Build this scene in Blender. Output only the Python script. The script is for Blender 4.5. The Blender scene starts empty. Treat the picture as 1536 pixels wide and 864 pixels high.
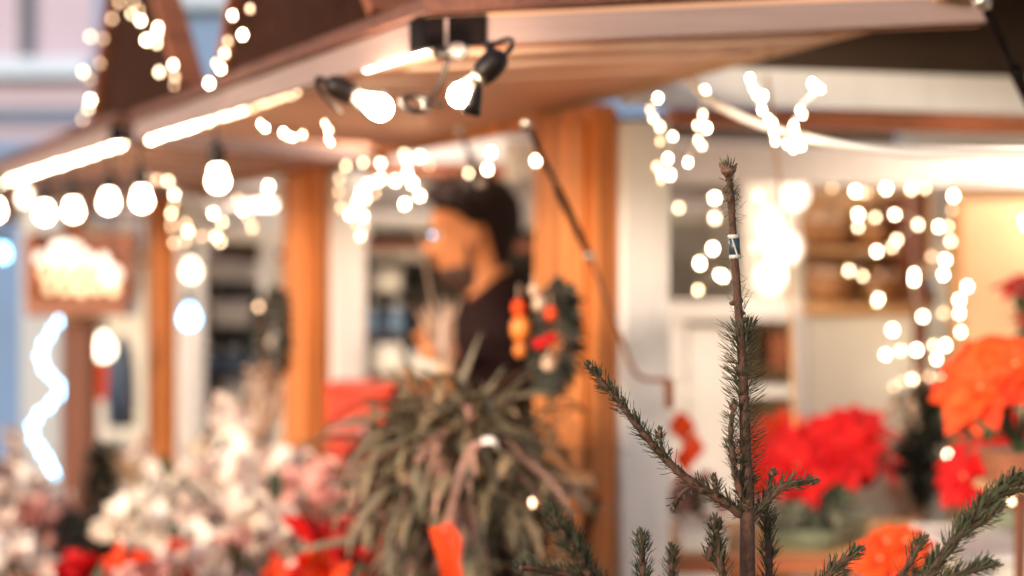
import bpy, bmesh, math, random
from mathutils import Vector, Matrix, noise
random.seed(7)
rnd = random.uniform
PI = math.pi
sc = bpy.context.scene
C = sc.collection
F = 2133.0
EYE = 1.6

def P(px, py, Y):
    return Vector(((px - 768) * Y / F, Y, EYE + (432 - py) * Y / F))

# ------------------------------------------------------------------ materials
def mat(name, col, rough=0.6, emit=None, estr=0.0, metal=0.0, grain=0.0, scale=(8, 8, 8), var=None,
        bump=0.0, trans=0.0, alpha=1.0, sheen=0.0, spec=0.5, objvar=0.0):
    m = bpy.data.materials.new(name); m.use_nodes = True
    nt = m.node_tree; b = nt.nodes['Principled BSDF']
    c = (*col, 1)
    b.inputs['Base Color'].default_value = c
    b.inputs['Roughness'].default_value = rough
    b.inputs['Metallic'].default_value = metal
    b.inputs['Transmission Weight'].default_value = trans
    b.inputs['Specular IOR Level'].default_value = spec
    if grain or var or objvar:
        tc = nt.nodes.new('ShaderNodeTexCoord'); mp = nt.nodes.new('ShaderNodeMapping')
        mp.inputs['Scale'].default_value = scale
        nz = nt.nodes.new('ShaderNodeTexNoise'); nz.inputs['Scale'].default_value = 1.0
        nz.inputs['Detail'].default_value = 6; nz.inputs['Roughness'].default_value = 0.65
        nt.links.new(tc.outputs['Object'], mp.inputs['Vector']); nt.links.new(mp.outputs['Vector'], nz.inputs['Vector'])
        cr = nt.nodes.new('ShaderNodeValToRGB')
        v2 = var if var else tuple(x * (1 - grain) for x in col)
        cr.color_ramp.elements[0].position = 0.35; cr.color_ramp.elements[0].color = (*v2, 1)
        cr.color_ramp.elements[1].position = 0.65; cr.color_ramp.elements[1].color = c
        nt.links.new(nz.outputs['Fac'], cr.inputs['Fac'])
        out = cr.outputs['Color']
        if objvar:
            oi = nt.nodes.new('ShaderNodeObjectInfo'); hs = nt.nodes.new('ShaderNodeHueSaturation')
            mr = nt.nodes.new('ShaderNodeMapRange'); mr.inputs['To Min'].default_value = 1 - objvar; mr.inputs['To Max'].default_value = 1 + objvar
            nt.links.new(oi.outputs['Random'], mr.inputs['Value']); nt.links.new(mr.outputs['Result'], hs.inputs['Value'])
            nt.links.new(out, hs.inputs['Color']); out = hs.outputs['Color']
        nt.links.new(out, b.inputs['Base Color'])
        if bump:
            bp = nt.nodes.new('ShaderNodeBump'); bp.inputs['Strength'].default_value = bump; bp.inputs['Distance'].default_value = 0.004
            nt.links.new(nz.outputs['Fac'], bp.inputs['Height']); nt.links.new(bp.outputs['Normal'], b.inputs['Normal'])
    if emit:
        b.inputs['Emission Color'].default_value = (*emit, 1)
        b.inputs['Emission Strength'].default_value = estr
    return m

WARM = (1.0, 0.80, 0.56)
M = {}
M['orange_wood'] = mat('orange_wood', (0.82, 0.26, 0.06), 0.55, grain=0.62, scale=(26, 26, 1.1), bump=0.5)
M['white_paint'] = mat('white_paint', (0.79, 0.75, 0.75), 0.5, grain=0.10, scale=(14, 14, 2.0), bump=0.1)
M['grey_paint'] = mat('grey_paint', (0.40, 0.42, 0.46), 0.6, grain=0.15, scale=(9, 9, 2))
M['white_board'] = mat('white_board', (0.85, 0.80, 0.73), 0.6, grain=0.08, scale=(3, 3, 3))
M['fascia'] = mat('fascia', (0.31, 0.205, 0.185), 0.6, grain=0.15, scale=(5, 5, 60), bump=0.15)
M['soffit'] = mat('soffit', (0.72, 0.40, 0.26), 0.6, grain=0.14, scale=(6, 6, 30), bump=0.1)
M['batten_dark'] = mat('batten_dark', (0.30, 0.135, 0.085), 0.6, grain=0.2, scale=(6, 6, 30))
M['soffit_pale'] = mat('soffit_pale', (0.80, 0.56, 0.42), 0.55, grain=0.1, scale=(6, 6, 30))
M['soffit_brown'] = mat('soffit_brown', (0.50, 0.235, 0.14), 0.6, grain=0.25, scale=(9, 9, 30))
M['roof_edge'] = mat('roof_edge', (0.16, 0.055, 0.035), 0.75, grain=0.5, scale=(60, 60, 60), bump=0.5)
M['roof_dark'] = mat('roof_dark', (0.038, 0.012, 0.006), 0.9, spec=.1, grain=0.4, scale=(30, 30, 30), bump=0.4)
M['roof_orange'] = mat('roof_orange', (0.30, 0.085, 0.03), 0.7, grain=0.4, scale=(4, 4, 40))
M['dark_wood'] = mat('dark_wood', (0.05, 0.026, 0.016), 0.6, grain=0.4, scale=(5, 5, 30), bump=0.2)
M['red_wood'] = mat('red_wood', (0.42, 0.13, 0.055), 0.5, grain=0.5, scale=(3, 20, 30))
M['brown_wood'] = mat('brown_wood', (0.20, 0.055, 0.022), 0.6, grain=0.4, scale=(30, 30, 2))
M['tan_wood'] = mat('tan_wood', (0.62, 0.34, 0.15), 0.6, grain=0.25, scale=(2, 2, 14))
M['beige'] = mat('beige', (0.66, 0.44, 0.26), 0.65, grain=0.12, scale=(3, 3, 12))
M['black_metal'] = mat('black_metal', (0.006, 0.002, 0.002), 0.6, spec=.1, grain=0.4, scale=(50, 50, 50))
M['steel'] = mat('steel', (0.45, 0.40, 0.36), 0.3, metal=0.9, grain=0.1)
M['black_rubber'] = mat('black_rubber', (0.016, 0.008, 0.006), 0.45, spec=.3, grain=0.3, scale=(90, 90, 90))
M['white_cable'] = mat('white_cable', (0.8, 0.74, 0.7), 0.35, grain=0.05)
M['clear_cord'] = mat('clear_cord', (0.72, 0.62, 0.52), 0.3, grain=0.05)
M['bulb_hot'] = mat('bulb_hot', (1, 0.9, 0.8), 0.2, emit=WARM, estr=220, grain=0.01)
M['bulb_far'] = mat('bulb_far', (1, 0.9, 0.8), 0.2, emit=(1, 0.74, 0.48), estr=22, grain=0.01)
M['bulb_mid'] = mat('bulb_mid', (1, 0.9, 0.8), 0.2, emit=WARM, estr=4, grain=0.01)
M['led_hot'] = mat('led_hot', (1, 0.9, 0.8), 0.2, emit=(1, 0.80, 0.52), estr=24, grain=0.01)
M['led_dim'] = mat('led_dim', (1, 0.9, 0.8), 0.2, emit=(1, 0.60, 0.33), estr=3.6, grain=0.01)
M['led_mid'] = mat('led_mid', (1, 0.9, 0.8), 0.2, emit=(1, 0.74, 0.44), estr=9.5, grain=0.01)
M['led_cool'] = mat('led_cool', (0.9, 0.95, 1), 0.2, emit=(0.20, 0.62, 1.0), estr=6.5, grain=0.01)
M['tube'] = mat('tube', (1, 0.95, 0.9), 0.3, emit=(1, 0.80, 0.62), estr=10, grain=0.01)
M['bulb_soft'] = mat('bulb_soft', (1, 0.8, 0.6), 0.3, emit=(1, 0.66, 0.36), estr=0.9, grain=0.01)
M['lamp_glow'] = mat('lamp_glow', (1, 0.95, 0.9), 0.3, emit=(1, 0.84, 0.68), estr=0.85, grain=0.01)
M['glass'] = mat('glass', (0.95, 0.95, 0.95), 0.05, trans=0.9, grain=0.01)
M['bark'] = mat('bark', (0.12, 0.05, 0.03), 0.8, grain=0.5, scale=(220, 220, 220), bump=0.6)
M['needle'] = mat('needle', (0.085, 0.088, 0.050), 0.6, spec=.25, grain=0.5, scale=(60, 60, 60))
M['needle_dark'] = mat('needle_dark', (0.024, 0.024, 0.012), 0.6, grain=0.4, scale=(20, 20, 20))
M['bud'] = mat('bud', (0.16, 0.07, 0.045), 0.6, grain=0.5, scale=(300, 300, 300))
M['spiky'] = mat('spiky', (0.27, 0.21, 0.13), 0.5, var=(0.060, 0.048, 0.028), grain=0.1, scale=(12, 12, 12), objvar=0.2)
M['spiky_pink'] = mat('spiky_pink', (0.60, 0.32, 0.25), 0.5, var=(0.25, 0.13, 0.09), grain=0.1, scale=(16, 16, 16))
M['dry_leaf'] = mat('dry_leaf', (0.34, 0.22, 0.13), 0.6, var=(0.10, 0.085, 0.04), grain=0.1, scale=(22, 22, 22))
M['leaf'] = mat('leaf', (0.045, 0.075, 0.025), 0.5, grain=0.5, scale=(20, 20, 20), objvar=0.2)
M['leaf_grey'] = mat('leaf_grey', (0.30, 0.30, 0.22), 0.6, grain=0.5, scale=(20, 20, 20))
M['petal_pale'] = mat('petal_pale', (0.95, 0.86, 0.80), 0.55, var=(0.74, 0.50, 0.42), grain=0.1, scale=(14, 14, 14), objvar=0.12)
M['petal_cream'] = mat('petal_cream', (0.96, 0.90, 0.82), 0.55, var=(0.76, 0.56, 0.42), grain=0.1, scale=(14, 14, 14), objvar=0.12)
M['petal_pink'] = mat('petal_pink', (0.82, 0.40, 0.34), 0.55, var=(0.42, 0.12, 0.11), grain=0.1, scale=(14, 14, 14), objvar=0.15)
M['red'] = mat('red', (0.62, 0.006, 0.006), 0.65, spec=.2, var=(0.42, 0.004, 0.008), grain=0.1, scale=(12, 12, 12))
M['orange_red'] = mat('orange_red', (0.90, 0.10, 0.015), 0.65, spec=.2, var=(0.72, 0.035, 0.012), grain=0.1, scale=(10, 10, 10))
M['red_box'] = mat('red_box', (0.85, 0.06, 0.022), 0.5, grain=0.15, scale=(9, 9, 9))
M['orange_orn'] = mat('orange_orn', (0.9, 0.25, 0.04), 0.35, grain=0.2, scale=(20, 20, 20))
M['terracotta'] = mat('terracotta', (0.34, 0.12, 0.06), 0.8, grain=0.3, scale=(20, 20, 20))
M['green_pot'] = mat('green_pot', (0.26, 0.29, 0.20), 0.35, grain=0.4, scale=(12, 12, 12))
M['white_pot'] = mat('white_pot', (0.8, 0.72, 0.66), 0.4, grain=0.08, scale=(9, 9, 9))
M['wicker'] = mat('wicker', (0.45, 0.20, 0.07), 0.7, grain=0.6, scale=(50, 50, 90), bump=0.6)
M['gold'] = mat('gold', (0.85, 0.52, 0.26), 0.4, grain=0.4, scale=(30, 30, 30))
M['straw'] = mat('straw', (0.86, 0.58, 0.42), 0.6, grain=0.4, scale=(30, 30, 30))
M['dark_item'] = mat('dark_item', (0.05, 0.035, 0.03), 0.4, grain=0.4, scale=(20, 20, 20))
M['blue_item'] = mat('blue_item', (0.12, 0.20, 0.33), 0.4, grain=0.3, scale=(20, 20, 20))
M['skin'] = mat('skin', (0.60, 0.22, 0.09), 0.55, grain=0.12, spec=.25, scale=(18, 18, 18))
M['hair'] = mat('hair', (0.018, 0.007, 0.005), 0.8, spec=.15, grain=0.5, scale=(120, 120, 30), bump=0.4)
M['beard'] = mat('beard', (0.060, 0.020, 0.010), 0.7, grain=0.5, scale=(120, 120, 30), bump=0.4)
M['sweater'] = mat('sweater', (0.018, 0.007, 0.007), 0.9, spec=.1, grain=0.4, scale=(60, 60, 60), bump=0.3)
M['denim'] = mat('denim', (0.03, 0.035, 0.06), 0.8, grain=0.3, scale=(60, 60, 60))
M['eye_white'] = mat('eye_white', (0.7, 0.65, 0.6), 0.2, grain=0.02)
M['facade'] = mat('facade', (0.16, 0.26, 0.46), 0.8, grain=0.12, scale=(1.2, 1.2, 1.2))
M['facade_pink'] = mat('facade_pink', (0.44, 0.38, 0.50), 0.8, grain=0.08, scale=(1, 1, 1))
M['cornice'] = mat('cornice', (0.50, 0.62, 0.80), 0.7, grain=0.05, scale=(1, 1, 1))
M['window_dark'] = mat('window_dark', (0.06, 0.08, 0.11), 0.15, grain=0.3, scale=(1, 1, 1))
M['paving'] = mat('paving', (0.11, 0.10, 0.095), 0.8, grain=0.4, scale=(2, 2, 2), bump=0.3)
M['tag'] = mat('tag', (0.03, 0.055, 0.065), 0.4, grain=0.3, scale=(200, 200, 200))
M['tag_white'] = mat('tag_white', (0.5, 0.47, 0.46), 0.4, grain=0.1, scale=(200, 200, 200))

def _bulb_glass():
    m = bpy.data.materials.new('bulb_glass'); m.use_nodes = True; nt = m.node_tree
    out = nt.nodes['Material Output']; nt.nodes.remove(nt.nodes['Principled BSDF'])
    tr = nt.nodes.new('ShaderNodeBsdfTransparent'); tr.inputs['Color'].default_value = (.96, .93, .92, 1)
    gl = nt.nodes.new('ShaderNodeBsdfGlossy'); gl.inputs['Roughness'].default_value = .08
    mx = nt.nodes.new('ShaderNodeMixShader'); fr = nt.nodes.new('ShaderNodeFresnel'); fr.inputs['IOR'].default_value = 1.6
    nt.links.new(fr.outputs['Fac'], mx.inputs['Fac']); nt.links.new(tr.outputs[0], mx.inputs[1]); nt.links.new(gl.outputs[0], mx.inputs[2])
    nt.links.new(mx.outputs[0], out.inputs['Surface']); return m
M['bulb_glass'] = _bulb_glass()

# ------------------------------------------------------------------ mesh helpers
def NB(): return bmesh.new()

def box(bm, o, ax, ay, az):
    """parallelepiped from corner o along three edge vectors"""
    o, ax, ay, az = map(Vector, (o, ax, ay, az))
    v = [bm.verts.new(o + ax * i + ay * j + az * k) for k in (0, 1) for j in (0, 1) for i in (0, 1)]
    for f in ((0, 2, 3, 1), (4, 5, 7, 6), (0, 1, 5, 4), (2, 6, 7, 3), (0, 4, 6, 2), (1, 3, 7, 5)):
        bm.faces.new([v[i] for i in f])

def abox(bm, x0, x1, y0, y1, z0, z1):
    box(bm, (x0, y0, z0), (x1 - x0, 0, 0), (0, y1 - y0, 0), (0, 0, z1 - z0))

def ring_frame(d):
    d = d.normalized()
    a = Vector((0, 0, 1)) if abs(d.z) < 0.9 else Vector((1, 0, 0))
    u = d.cross(a).normalized(); v = d.cross(u).normalized()
    return u, v

def tube(bm, pts, r, n=8, cap=True):
    pts = [Vector(p) for p in pts]
    rs = r if isinstance(r, (list, tuple)) else [r] * len(pts)
    rings = []; u = None
    for i, p in enumerate(pts):
        d = (pts[min(i + 1, len(pts) - 1)] - pts[max(i - 1, 0)])
        if d.length < 1e-9: d = Vector((0, 0, 1))
        d.normalize()
        if u is None: u, v = ring_frame(d)
        else:
            u = (u - d * u.dot(d))
            if u.length < 1e-6: u, v = ring_frame(d)
            u.normalize(); v = d.cross(u).normalized()
        rings.append([bm.verts.new(p + (u * math.cos(2 * PI * k / n) + v * math.sin(2 * PI * k / n)) * rs[i]) for k in range(n)])
    for a, b in zip(rings, rings[1:]):
        for k in range(n):
            bm.faces.new((a[k], a[(k + 1) % n], b[(k + 1) % n], b[k]))
    if cap:
        bm.faces.new(list(reversed(rings[0]))); bm.faces.new(rings[-1])

def smooth_path(pts, sub=6):
    pts = [Vector(p) for p in pts]
    if len(pts) < 3: return pts
    out = []
    for i in range(len(pts) - 1):
        p0 = pts[max(i - 1, 0)]; p1 = pts[i]; p2 = pts[i + 1]; p3 = pts[min(i + 2, len(pts) - 1)]
        for k in range(sub):
            t = k / sub
            out.append(0.5 * ((2 * p1) + (p2 - p0) * t + (2 * p0 - 5 * p1 + 4 * p2 - p3) * t * t + (3 * p1 - p0 - 3 * p2 + p3) * t ** 3))
    out.append(pts[-1])
    return out

def ball(bm, c, r, n=10, sc3=(1, 1, 1), jit=0.0, rot=None):
    M4 = Matrix.Translation(Vector(c))
    if rot is not None: M4 = M4 @ rot.to_4x4()
    M4 = M4 @ Matrix.Diagonal((sc3[0], sc3[1], sc3[2], 1))
    g = bmesh.ops.create_uvsphere(bm, u_segments=n, v_segments=max(5, n // 2 + 1), radius=r)
    for v in g['verts']:
        if jit: v.co *= 1 + jit * noise.noise(v.co * (2.5 / r) + Vector(c) * 9)
        v.co = M4 @ v.co

def lathe(bm, c, prof, n=24, axis=None):
    """prof: (r, h) list; solid of revolution about +Z or given axis"""
    c = Vector(c); q = Vector((0, 0, 1)).rotation_difference(Vector(axis)) if axis is not None else None
    rings = []
    for r, h in prof:
        ring = []
        for k in range(n):
            p = Vector((r * math.cos(2 * PI * k / n), r * math.sin(2 * PI * k / n), h))
            if q: p = q @ p
            ring.append(bm.verts.new(c + p))
        rings.append(ring)
    for a, b in zip(rings, rings[1:]):
        for k in range(n):
            bm.faces.new((a[k], a[(k + 1) % n], b[(k + 1) % n], b[k]))
    bm.faces.new(list(reversed(rings[0]))); bm.faces.new(rings[-1])

def obj(name, bm, m, parent=None, smooth=False, bevel=0.0, label=None):
    """links one mesh; geometry was modelled in world coordinates, the parent sits at a plain translation"""
    me = bpy.data.meshes.new(name)
    bmesh.ops.recalc_face_normals(bm, faces=bm.faces)
    off = Vector((0, 0, 0)); p = parent
    while p is not None:
        off += p.location; p = p.parent
    for v in bm.verts: v.co -= off
    bm.to_mesh(me); bm.free()
    me.materials.append(M[m] if isinstance(m, str) else m)
    if smooth:
        for f in me.polygons: f.use_smooth = True
    o = bpy.data.objects.new(name, me); C.objects.link(o)
    if parent is not None: o.parent = parent
    if bevel:
        b = o.modifiers.new('bevel', 'BEVEL'); b.width = bevel; b.segments = 2; b.limit_method = 'ANGLE'
    if label: o['label'] = label
    return o

def tag(o, label, cat, group=None):
    o['label'] = label; o['category'] = cat
    if group: o['group'] = group
    return o

def thing(name, label, cat, loc, group=None):
    o = bpy.data.objects.new(name, None); C.objects.link(o)
    o.empty_display_size = 0.05
    o.location = Vector(loc)
    return tag(o, label, cat, group)

def dup(root, loc, label, rotz=0.0, s=1.0, group=None):
    r = root.copy(); C.objects.link(r); r.location = Vector(loc); r.rotation_euler = (0, 0, rotz); r.scale = (s, s, s)
    r['label'] = label
    if group: r['group'] = group
    for ch in list(root.children):
        c = ch.copy(); C.objects.link(c); c.parent = r
        for g in list(ch.children):
            d = g.copy(); C.objects.link(d); d.parent = c
    return r

def struct(name, bm, m, kind='structure'):
    o = obj(name, bm, m); o['kind'] = kind; return o

# ------------------------------------------------------------------ the row of stalls: local frame
U = Vector((-0.505, 0.863, 0)).normalized()        # along the row, away from the camera
IN = Vector((0.863, 0.505, 0)).normalized()        # from the aisle into the stalls
E = Vector((0.98, 0.2, 0)).normalized()            # partitions
A0 = Vector((0.163, 2.7, 0))
Z = Vector((0, 0, 1))
def R(s, off, z): return A0 + U * s + IN * off + Z * (EYE + z)

# ------------------------------------------------------------------ ground
bm = NB(); abox(bm, -300, 300, -100, 500, -0.2, 0.0); struct('ground', bm, 'paving')

# ------------------------------------------------------------------ stalls
BAY = 1.4
def awning(k, s0, s1, dz, h0, h1, label, side_dark):
    c0 = R(s0, -0.643, dz)
    t = thing('stall_awning', label, 'awning', c0, 'wooden awnings along the row of stalls')
    f0, f1 = R(s0, -0.643, dz), R(s1, -0.643, dz)
    # soffit slab
    a, b_, c_, d = R(s0, -0.640, dz + .030), R(s1, -0.640, dz + .030), R(s1, 0.06, h1 + .012), Vector((*h0[:2], h0[2] + 0.012)) if h0 else R(s0, 0.06, h1 + .012)
    bm = NB(); lo = [bm.verts.new(p) for p in (a, b_, c_, d)]; hi = [bm.verts.new(p + Z * .012) for p in (a, b_, c_, d)]
    bm.faces.new(lo); bm.faces.new(hi)
    for i in range(4): bm.faces.new((lo[i], lo[(i + 1) % 4], hi[(i + 1) % 4], hi[i]))
    obj('soffit', bm, 'soffit', t)
    side = (d - a); sl = side.length; sd = side.normalized()
    # roof deck
    bm = NB(); o4 = [a + Z * .014 - IN * .012 - U * 0.01, b_ + Z * .014 - IN * .012, c_ + Z * .016, d + Z * .016 + sd * 0.02]
    lo = [bm.verts.new(p) for p in o4]; hi = [bm.verts.new(p + Z * .022) for p in o4]
    bm.faces.new(lo); bm.faces.new(hi)
    for i in range(4): bm.faces.new((lo[i], lo[(i + 1) % 4], hi[(i + 1) % 4], hi[i]))
    obj('roof_deck', bm, 'roof_edge', t, bevel=0.003)
    # front fascia and its inner lip
    bm = NB(); box(bm, f0 + U * .03, U * (s1 - s0 - .03), IN * .014, Z * .041); obj('front_fascia', bm, 'fascia', t, bevel=0.0015)
    bm = NB(); box(bm, f0 + IN * .085 + U * .10 + Z * .016, U * (s1 - s0 - .13), IN * .022, Z * .014); obj('batten', bm, 'soffit', t, bevel=0.0015)
    # side fascia from the front corner up to the hinge end
    q0 = f0; q1 = d - Z * .034
    w = (q1 - q0); wd = w.normalized()
    bm = NB(); box(bm, q0 + wd * .078, w - wd * .078, U * .016, Z * .038); obj('side_fascia', bm, 'fascia', t, bevel=0.0015)
    bm = NB(); box(bm, q0 + wd * .08 + U * .017 - Z * 0.003, w - wd * .08, U * .012, Z * .010); obj('side_trim', bm, 'red_wood', t)
    for du, wd_, m_, zz in ((.034, .120, 'batten_dark', .012), (.160, .022, 'soffit_pale', .006), (.188, .150, 'soffit_brown', .014), (.344, .020, 'soffit_pale', .008), (.372, .17, 'soffit_brown', .018), (.55, .018, 'soffit_pale', .010)):
        bm = NB(); box(bm, q0 + wd * .13 + U * du + Z * zz, w - wd * .24, U * wd_, Z * (.0285 - zz)); obj('soffit_plank', bm, m_, t, bevel=0.001)
    # wide board along the hinge
    bm = NB(); h = R(s1, 0.06, h1)
    box(bm, d - Z * .006 - IN * .075, h - d + Z * .012, IN * .07, Z * .014); obj('hinge_board', bm, 'tan_wood', t, bevel=0.0015)
    # corner plate
    bm = NB()
    box(bm, q0 - U * .003 - IN * .003 - Z * .002, wd * .082, U * .012, Z * .041)
    obj('corner_plate', bm, 'black_metal', t)
    bm = NB(); box(bm, q0 + U * .004 - IN * .004 - Z * .002, U * .04, IN * .012, Z * .041); obj('corner_plate', bm, 'black_metal', t)
    bm = NB(); box(bm, q0 - U * .006 + wd * .022 - Z * .001, wd * .004, U * .004, Z * .038); obj('plate_rib', bm, 'fascia', t)
    return t

awning(0, -0.55, 0.87, 0.322, Vector((0.665, 1.975, EYE + .392)), 0.330, 'nearest wooden awning, beige fascia and black metal corner plate above the hanging bulbs', True)
awning(1, 1.02, 2.44, 0.335, None, 0.335, 'second wooden awning beyond the nearest one, behind the big round bulbs', True)
awning(2, 2.50, 3.95, 0.335, None, 0.335, 'third wooden awning in the row, leaving the picture at the left edge', True)
awning(3, 4.05, 5.50, 0.335, None, 0.335, 'farthest wooden awning at the left edge of the picture', True)

WORDS = ['nearest', 'second', 'third', 'farthest']
def partition_x(k, a, off=0.0): return A0 + U * (BAY * k) + E * a
for k in range(4):
    base = R(BAY * k, 0, 0); base.z = 0
    t = thing('market_stall', ['nearest wooden market stall, its broad orange post right of the man',
                               'second market stall, its orange post left of the man beside the red box',
                               'third market stall, its thin orange post behind the blossoming plants',
                               'farthest wooden market stall at the left of the row'][k], 'market stall', base, 'wooden market stalls in a row')
    s = BAY * k
    top = EYE + .30
    CZ = .60 if k == 0 else .50
    bm = NB()
    q = R(s, 0, 0); q.z = 0
    box(bm, q, U * .236, IN * .045, Z * (top + .05)); post = obj('wooden_post', bm, 'orange_wood', t, bevel=0.004)
    bm = NB(); box(bm, q - IN * .016 + U * .03 + Z * .6, U * .085, IN * .0155, Z * (top + .02 - .6)); obj('post_board', bm, 'orange_wood', t, bevel=0.003)
    bm = NB(); box(bm, q + E * .052, E * .092, U * .07, Z * (top + .02)); obj('white_post', bm, 'white_paint', t, bevel=0.004)
    # partition lintel: white board, orange rail
    L = 2.0 if k == 0 else 1.7
    pb = q + E * .06; pb.z = 0
    bm = NB(); box(bm, pb + Z * (EYE + .352), E * L, U * .03, Z * .075); obj('lintel_board', bm, 'white_paint', t, bevel=0.002)
    bm = NB(); box(bm, pb + U * .012 + E * .1 + Z * (EYE + .314), E * L, U * .04, Z * .034); obj('lintel_rail', bm, 'red_wood', t, bevel=0.002)
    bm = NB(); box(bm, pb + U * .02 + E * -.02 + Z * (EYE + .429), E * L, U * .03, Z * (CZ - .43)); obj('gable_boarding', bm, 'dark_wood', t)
    # second white beam behind
    bm = NB(); box(bm, pb + U * .42 + E * .0 + Z * (EYE + .235), E * L, U * .05, Z * .085); obj('white_beam', bm, 'white_paint', t, bevel=0.002)
    # boards above the opening, ceiling, counter front
    bm = NB(); box(bm, q + IN * .01 + U * .24 + Z * (EYE + .33), U * (BAY - .245), IN * .03, Z * .07); obj('header_board', bm, 'orange_wood', t)
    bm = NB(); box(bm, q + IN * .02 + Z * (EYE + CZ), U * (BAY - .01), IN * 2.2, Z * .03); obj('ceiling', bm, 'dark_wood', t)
    bm = NB(); box(bm, q + IN * .012 + U * .24 , U * (BAY - .245), IN * .02, Z * (.82)); obj('counter_front', bm, 'brown_wood', t)
    bm = NB(); box(bm, q - IN * .05 + U * .24 + Z * .825, U * (BAY - .25), IN * .32, Z * .03); obj('counter_top', bm, 'tan_wood', t, bevel=0.004)
    bm = NB(); box(bm, q + IN * 2.2, U * (BAY - .01), IN * .03, Z * (EYE + CZ)); obj('back_wall', bm, 'white_board', t)
    if k == 0:
        qq = q - U * 1.8
        bm = NB(); box(bm, qq + IN * .012, U * 1.79, IN * .02, Z * .82); obj('counter_front', bm, 'brown_wood', t)
        bm = NB(); box(bm, qq - IN * .05 + Z * .825, U * 1.79, IN * .9, Z * .03); obj('counter_top', bm, 'tan_wood', t, bevel=0.004)
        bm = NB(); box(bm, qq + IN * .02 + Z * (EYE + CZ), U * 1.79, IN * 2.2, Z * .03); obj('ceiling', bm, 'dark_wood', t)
        bm = NB(); box(bm, qq + IN * 2.2, U * 1.79, IN * .03, Z * (EYE + CZ)); obj('back_wall', bm, 'white_board', t)
    if k >= 1:   # shelf wall on the partition
        bm = NB(); box(bm, pb + U * 1.15 + E * .34, E * 1.6, U * .02, Z * (EYE + .24)); obj('partition_wall', bm, 'white_board', t)
        bm = NB(); box(bm, pb + U * .40 + E * .1 + Z * (EYE + .115), E * 1.0, U * .04, Z * .028); obj('orange_rail', bm, 'red_wood', t)

# dormers (little pitched gables standing on the awnings)
def dormer(s0, s1, zb, h, apex, depth, label, face='roof_dark'):
    base = R(s0, -0.62, zb)
    t = thing('roof_gable', label, 'gable', base, 'pitched gables with fairy lights on the awnings')
    sa = s0 + (s1 - s0) * apex
    def tri(off): return [R(s0, off, zb), R(s1, off, zb), R(sa, off, zb + h)]
    f, b = tri(-.62), tri(-.62 + depth)
    bm = NB(); v = [bm.verts.new(p) for p in f + b]
    bm.faces.new(v[:3]); bm.faces.new(v[3:]); bm.faces.new((v[0], v[1], v[4], v[3]))
    bm.faces.new((v[1], v[2], v[5], v[4])); bm.faces.new((v[2], v[0], v[3], v[5]))
    obj('gable_front', bm, face, t)
    for (p, pb_, q_, qb) in ((f[0], b[0], f[2], b[2]), (f[2], b[2], f[1], b[1])):
        bm = NB()
        d = (q_ - p); ln = d.normalized(); nrm = (pb_ - p).cross(d).normalized()
        if nrm.z < 0: nrm = -nrm
        box(bm, p - IN * .02 + nrm * .002, d, (pb_ - p) + IN * .03, nrm * .018); obj('roof_slope', bm, 'roof_orange', t, bevel=0.002)
    return t

def s_at(px):   # arc position on the awning edge seen at pixel px
    k = (px - 768) / F
    tt = (-.114 - k * 1.9) / (k + .585)
    return tt / .863 - .55
dormer(s_at(548), s_at(322), .392, .52, .58, .16, 'dark gable with lights at top centre on the nearest awning')
dormer(s_at(262), s_at(134), .40, .50, .60, .03, 'dark pointed gable outlined by fairy lights at the upper left')

# ------------------------------------------------------------------ lamps
def glow_tube(s0, s1, off, z, label):
    a = R(s0, off, z); b = R(s1, off, z)
    t = thing('glowing_tube', label, 'tube lamp', a, 'glowing tubes under the awning edge')  # bright streak behind the near fascia, built as a glowing tube
    bm = NB(); tube(bm, [a, b], .0065, 10); obj('tube', bm, 'tube', t, smooth=True)
    bm = NB(); box(bm, a + Z * .007 - IN * .009, b - a, IN * .018, Z * .008); obj('housing', bm, 'white_paint', t)
    bm = NB(); box(bm, a + Z * .016 - IN * .010, b - a, IN * .085, Z * .004); obj('added_reflector', bm, 'white_paint', t)  # white board added beside the tube so its surroundings glow
    for e in (a, b):
        bm = NB(); tube(bm, [e - U * .008, e + U * .012], .0075, 10); obj('end_cap', bm, 'steel', t)
glow_tube(-.50, -.27, -.606, .334, 'short glowing tube tucked behind the fascia at the near corner')

def bulb_geo(t, c, axis, r=.021, glow='bulb_hot'):
    """globe bulb with neck and black socket; axis points from socket to bulb"""
    axis = Vector(axis).normalized(); c = Vector(c)
    bm = NB(); prof = [(.002, r), ]
    prof = [(.0105, -r * 1.75), (.0115, -r * 1.35), (.0145, -r * .95)] + [(r * math.cos(a), r * math.sin(a)) for a in [(-.72 + i * .225) for i in range(10)]] + [(.0015, r)]
    lathe(bm, c, prof, 28, axis)
    if glow == 'bulb_hot':
        obj('glass_bulb', bm, 'bulb_glass', t, smooth=True)
        bm = NB(); q = Vector((0, 0, 1)).rotation_difference(axis).to_matrix(); ball(bm, c + axis * (r * .12), r * .74, 20, (1, 1, 1.05), rot=q); obj('bulb_core', bm, glow, t, smooth=True)
        bm = NB(); tube(bm, [c - axis * (r * 1.6), c - axis * (r * .5)], r * .16, 8); obj('filament_stem', bm, 'steel', t)
    else: obj('bulb', bm, glow, t, smooth=True)
    bm = NB(); lathe(bm, c - axis * (r * 1.55), [(.012, 0), (.0145, -.004), (.0165, -.012), (.0165, -.030), (.013, -.040), (.006, -.046)], 18, axis)
    obj('socket', bm, 'black_rubber', t, smooth=True)

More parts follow.
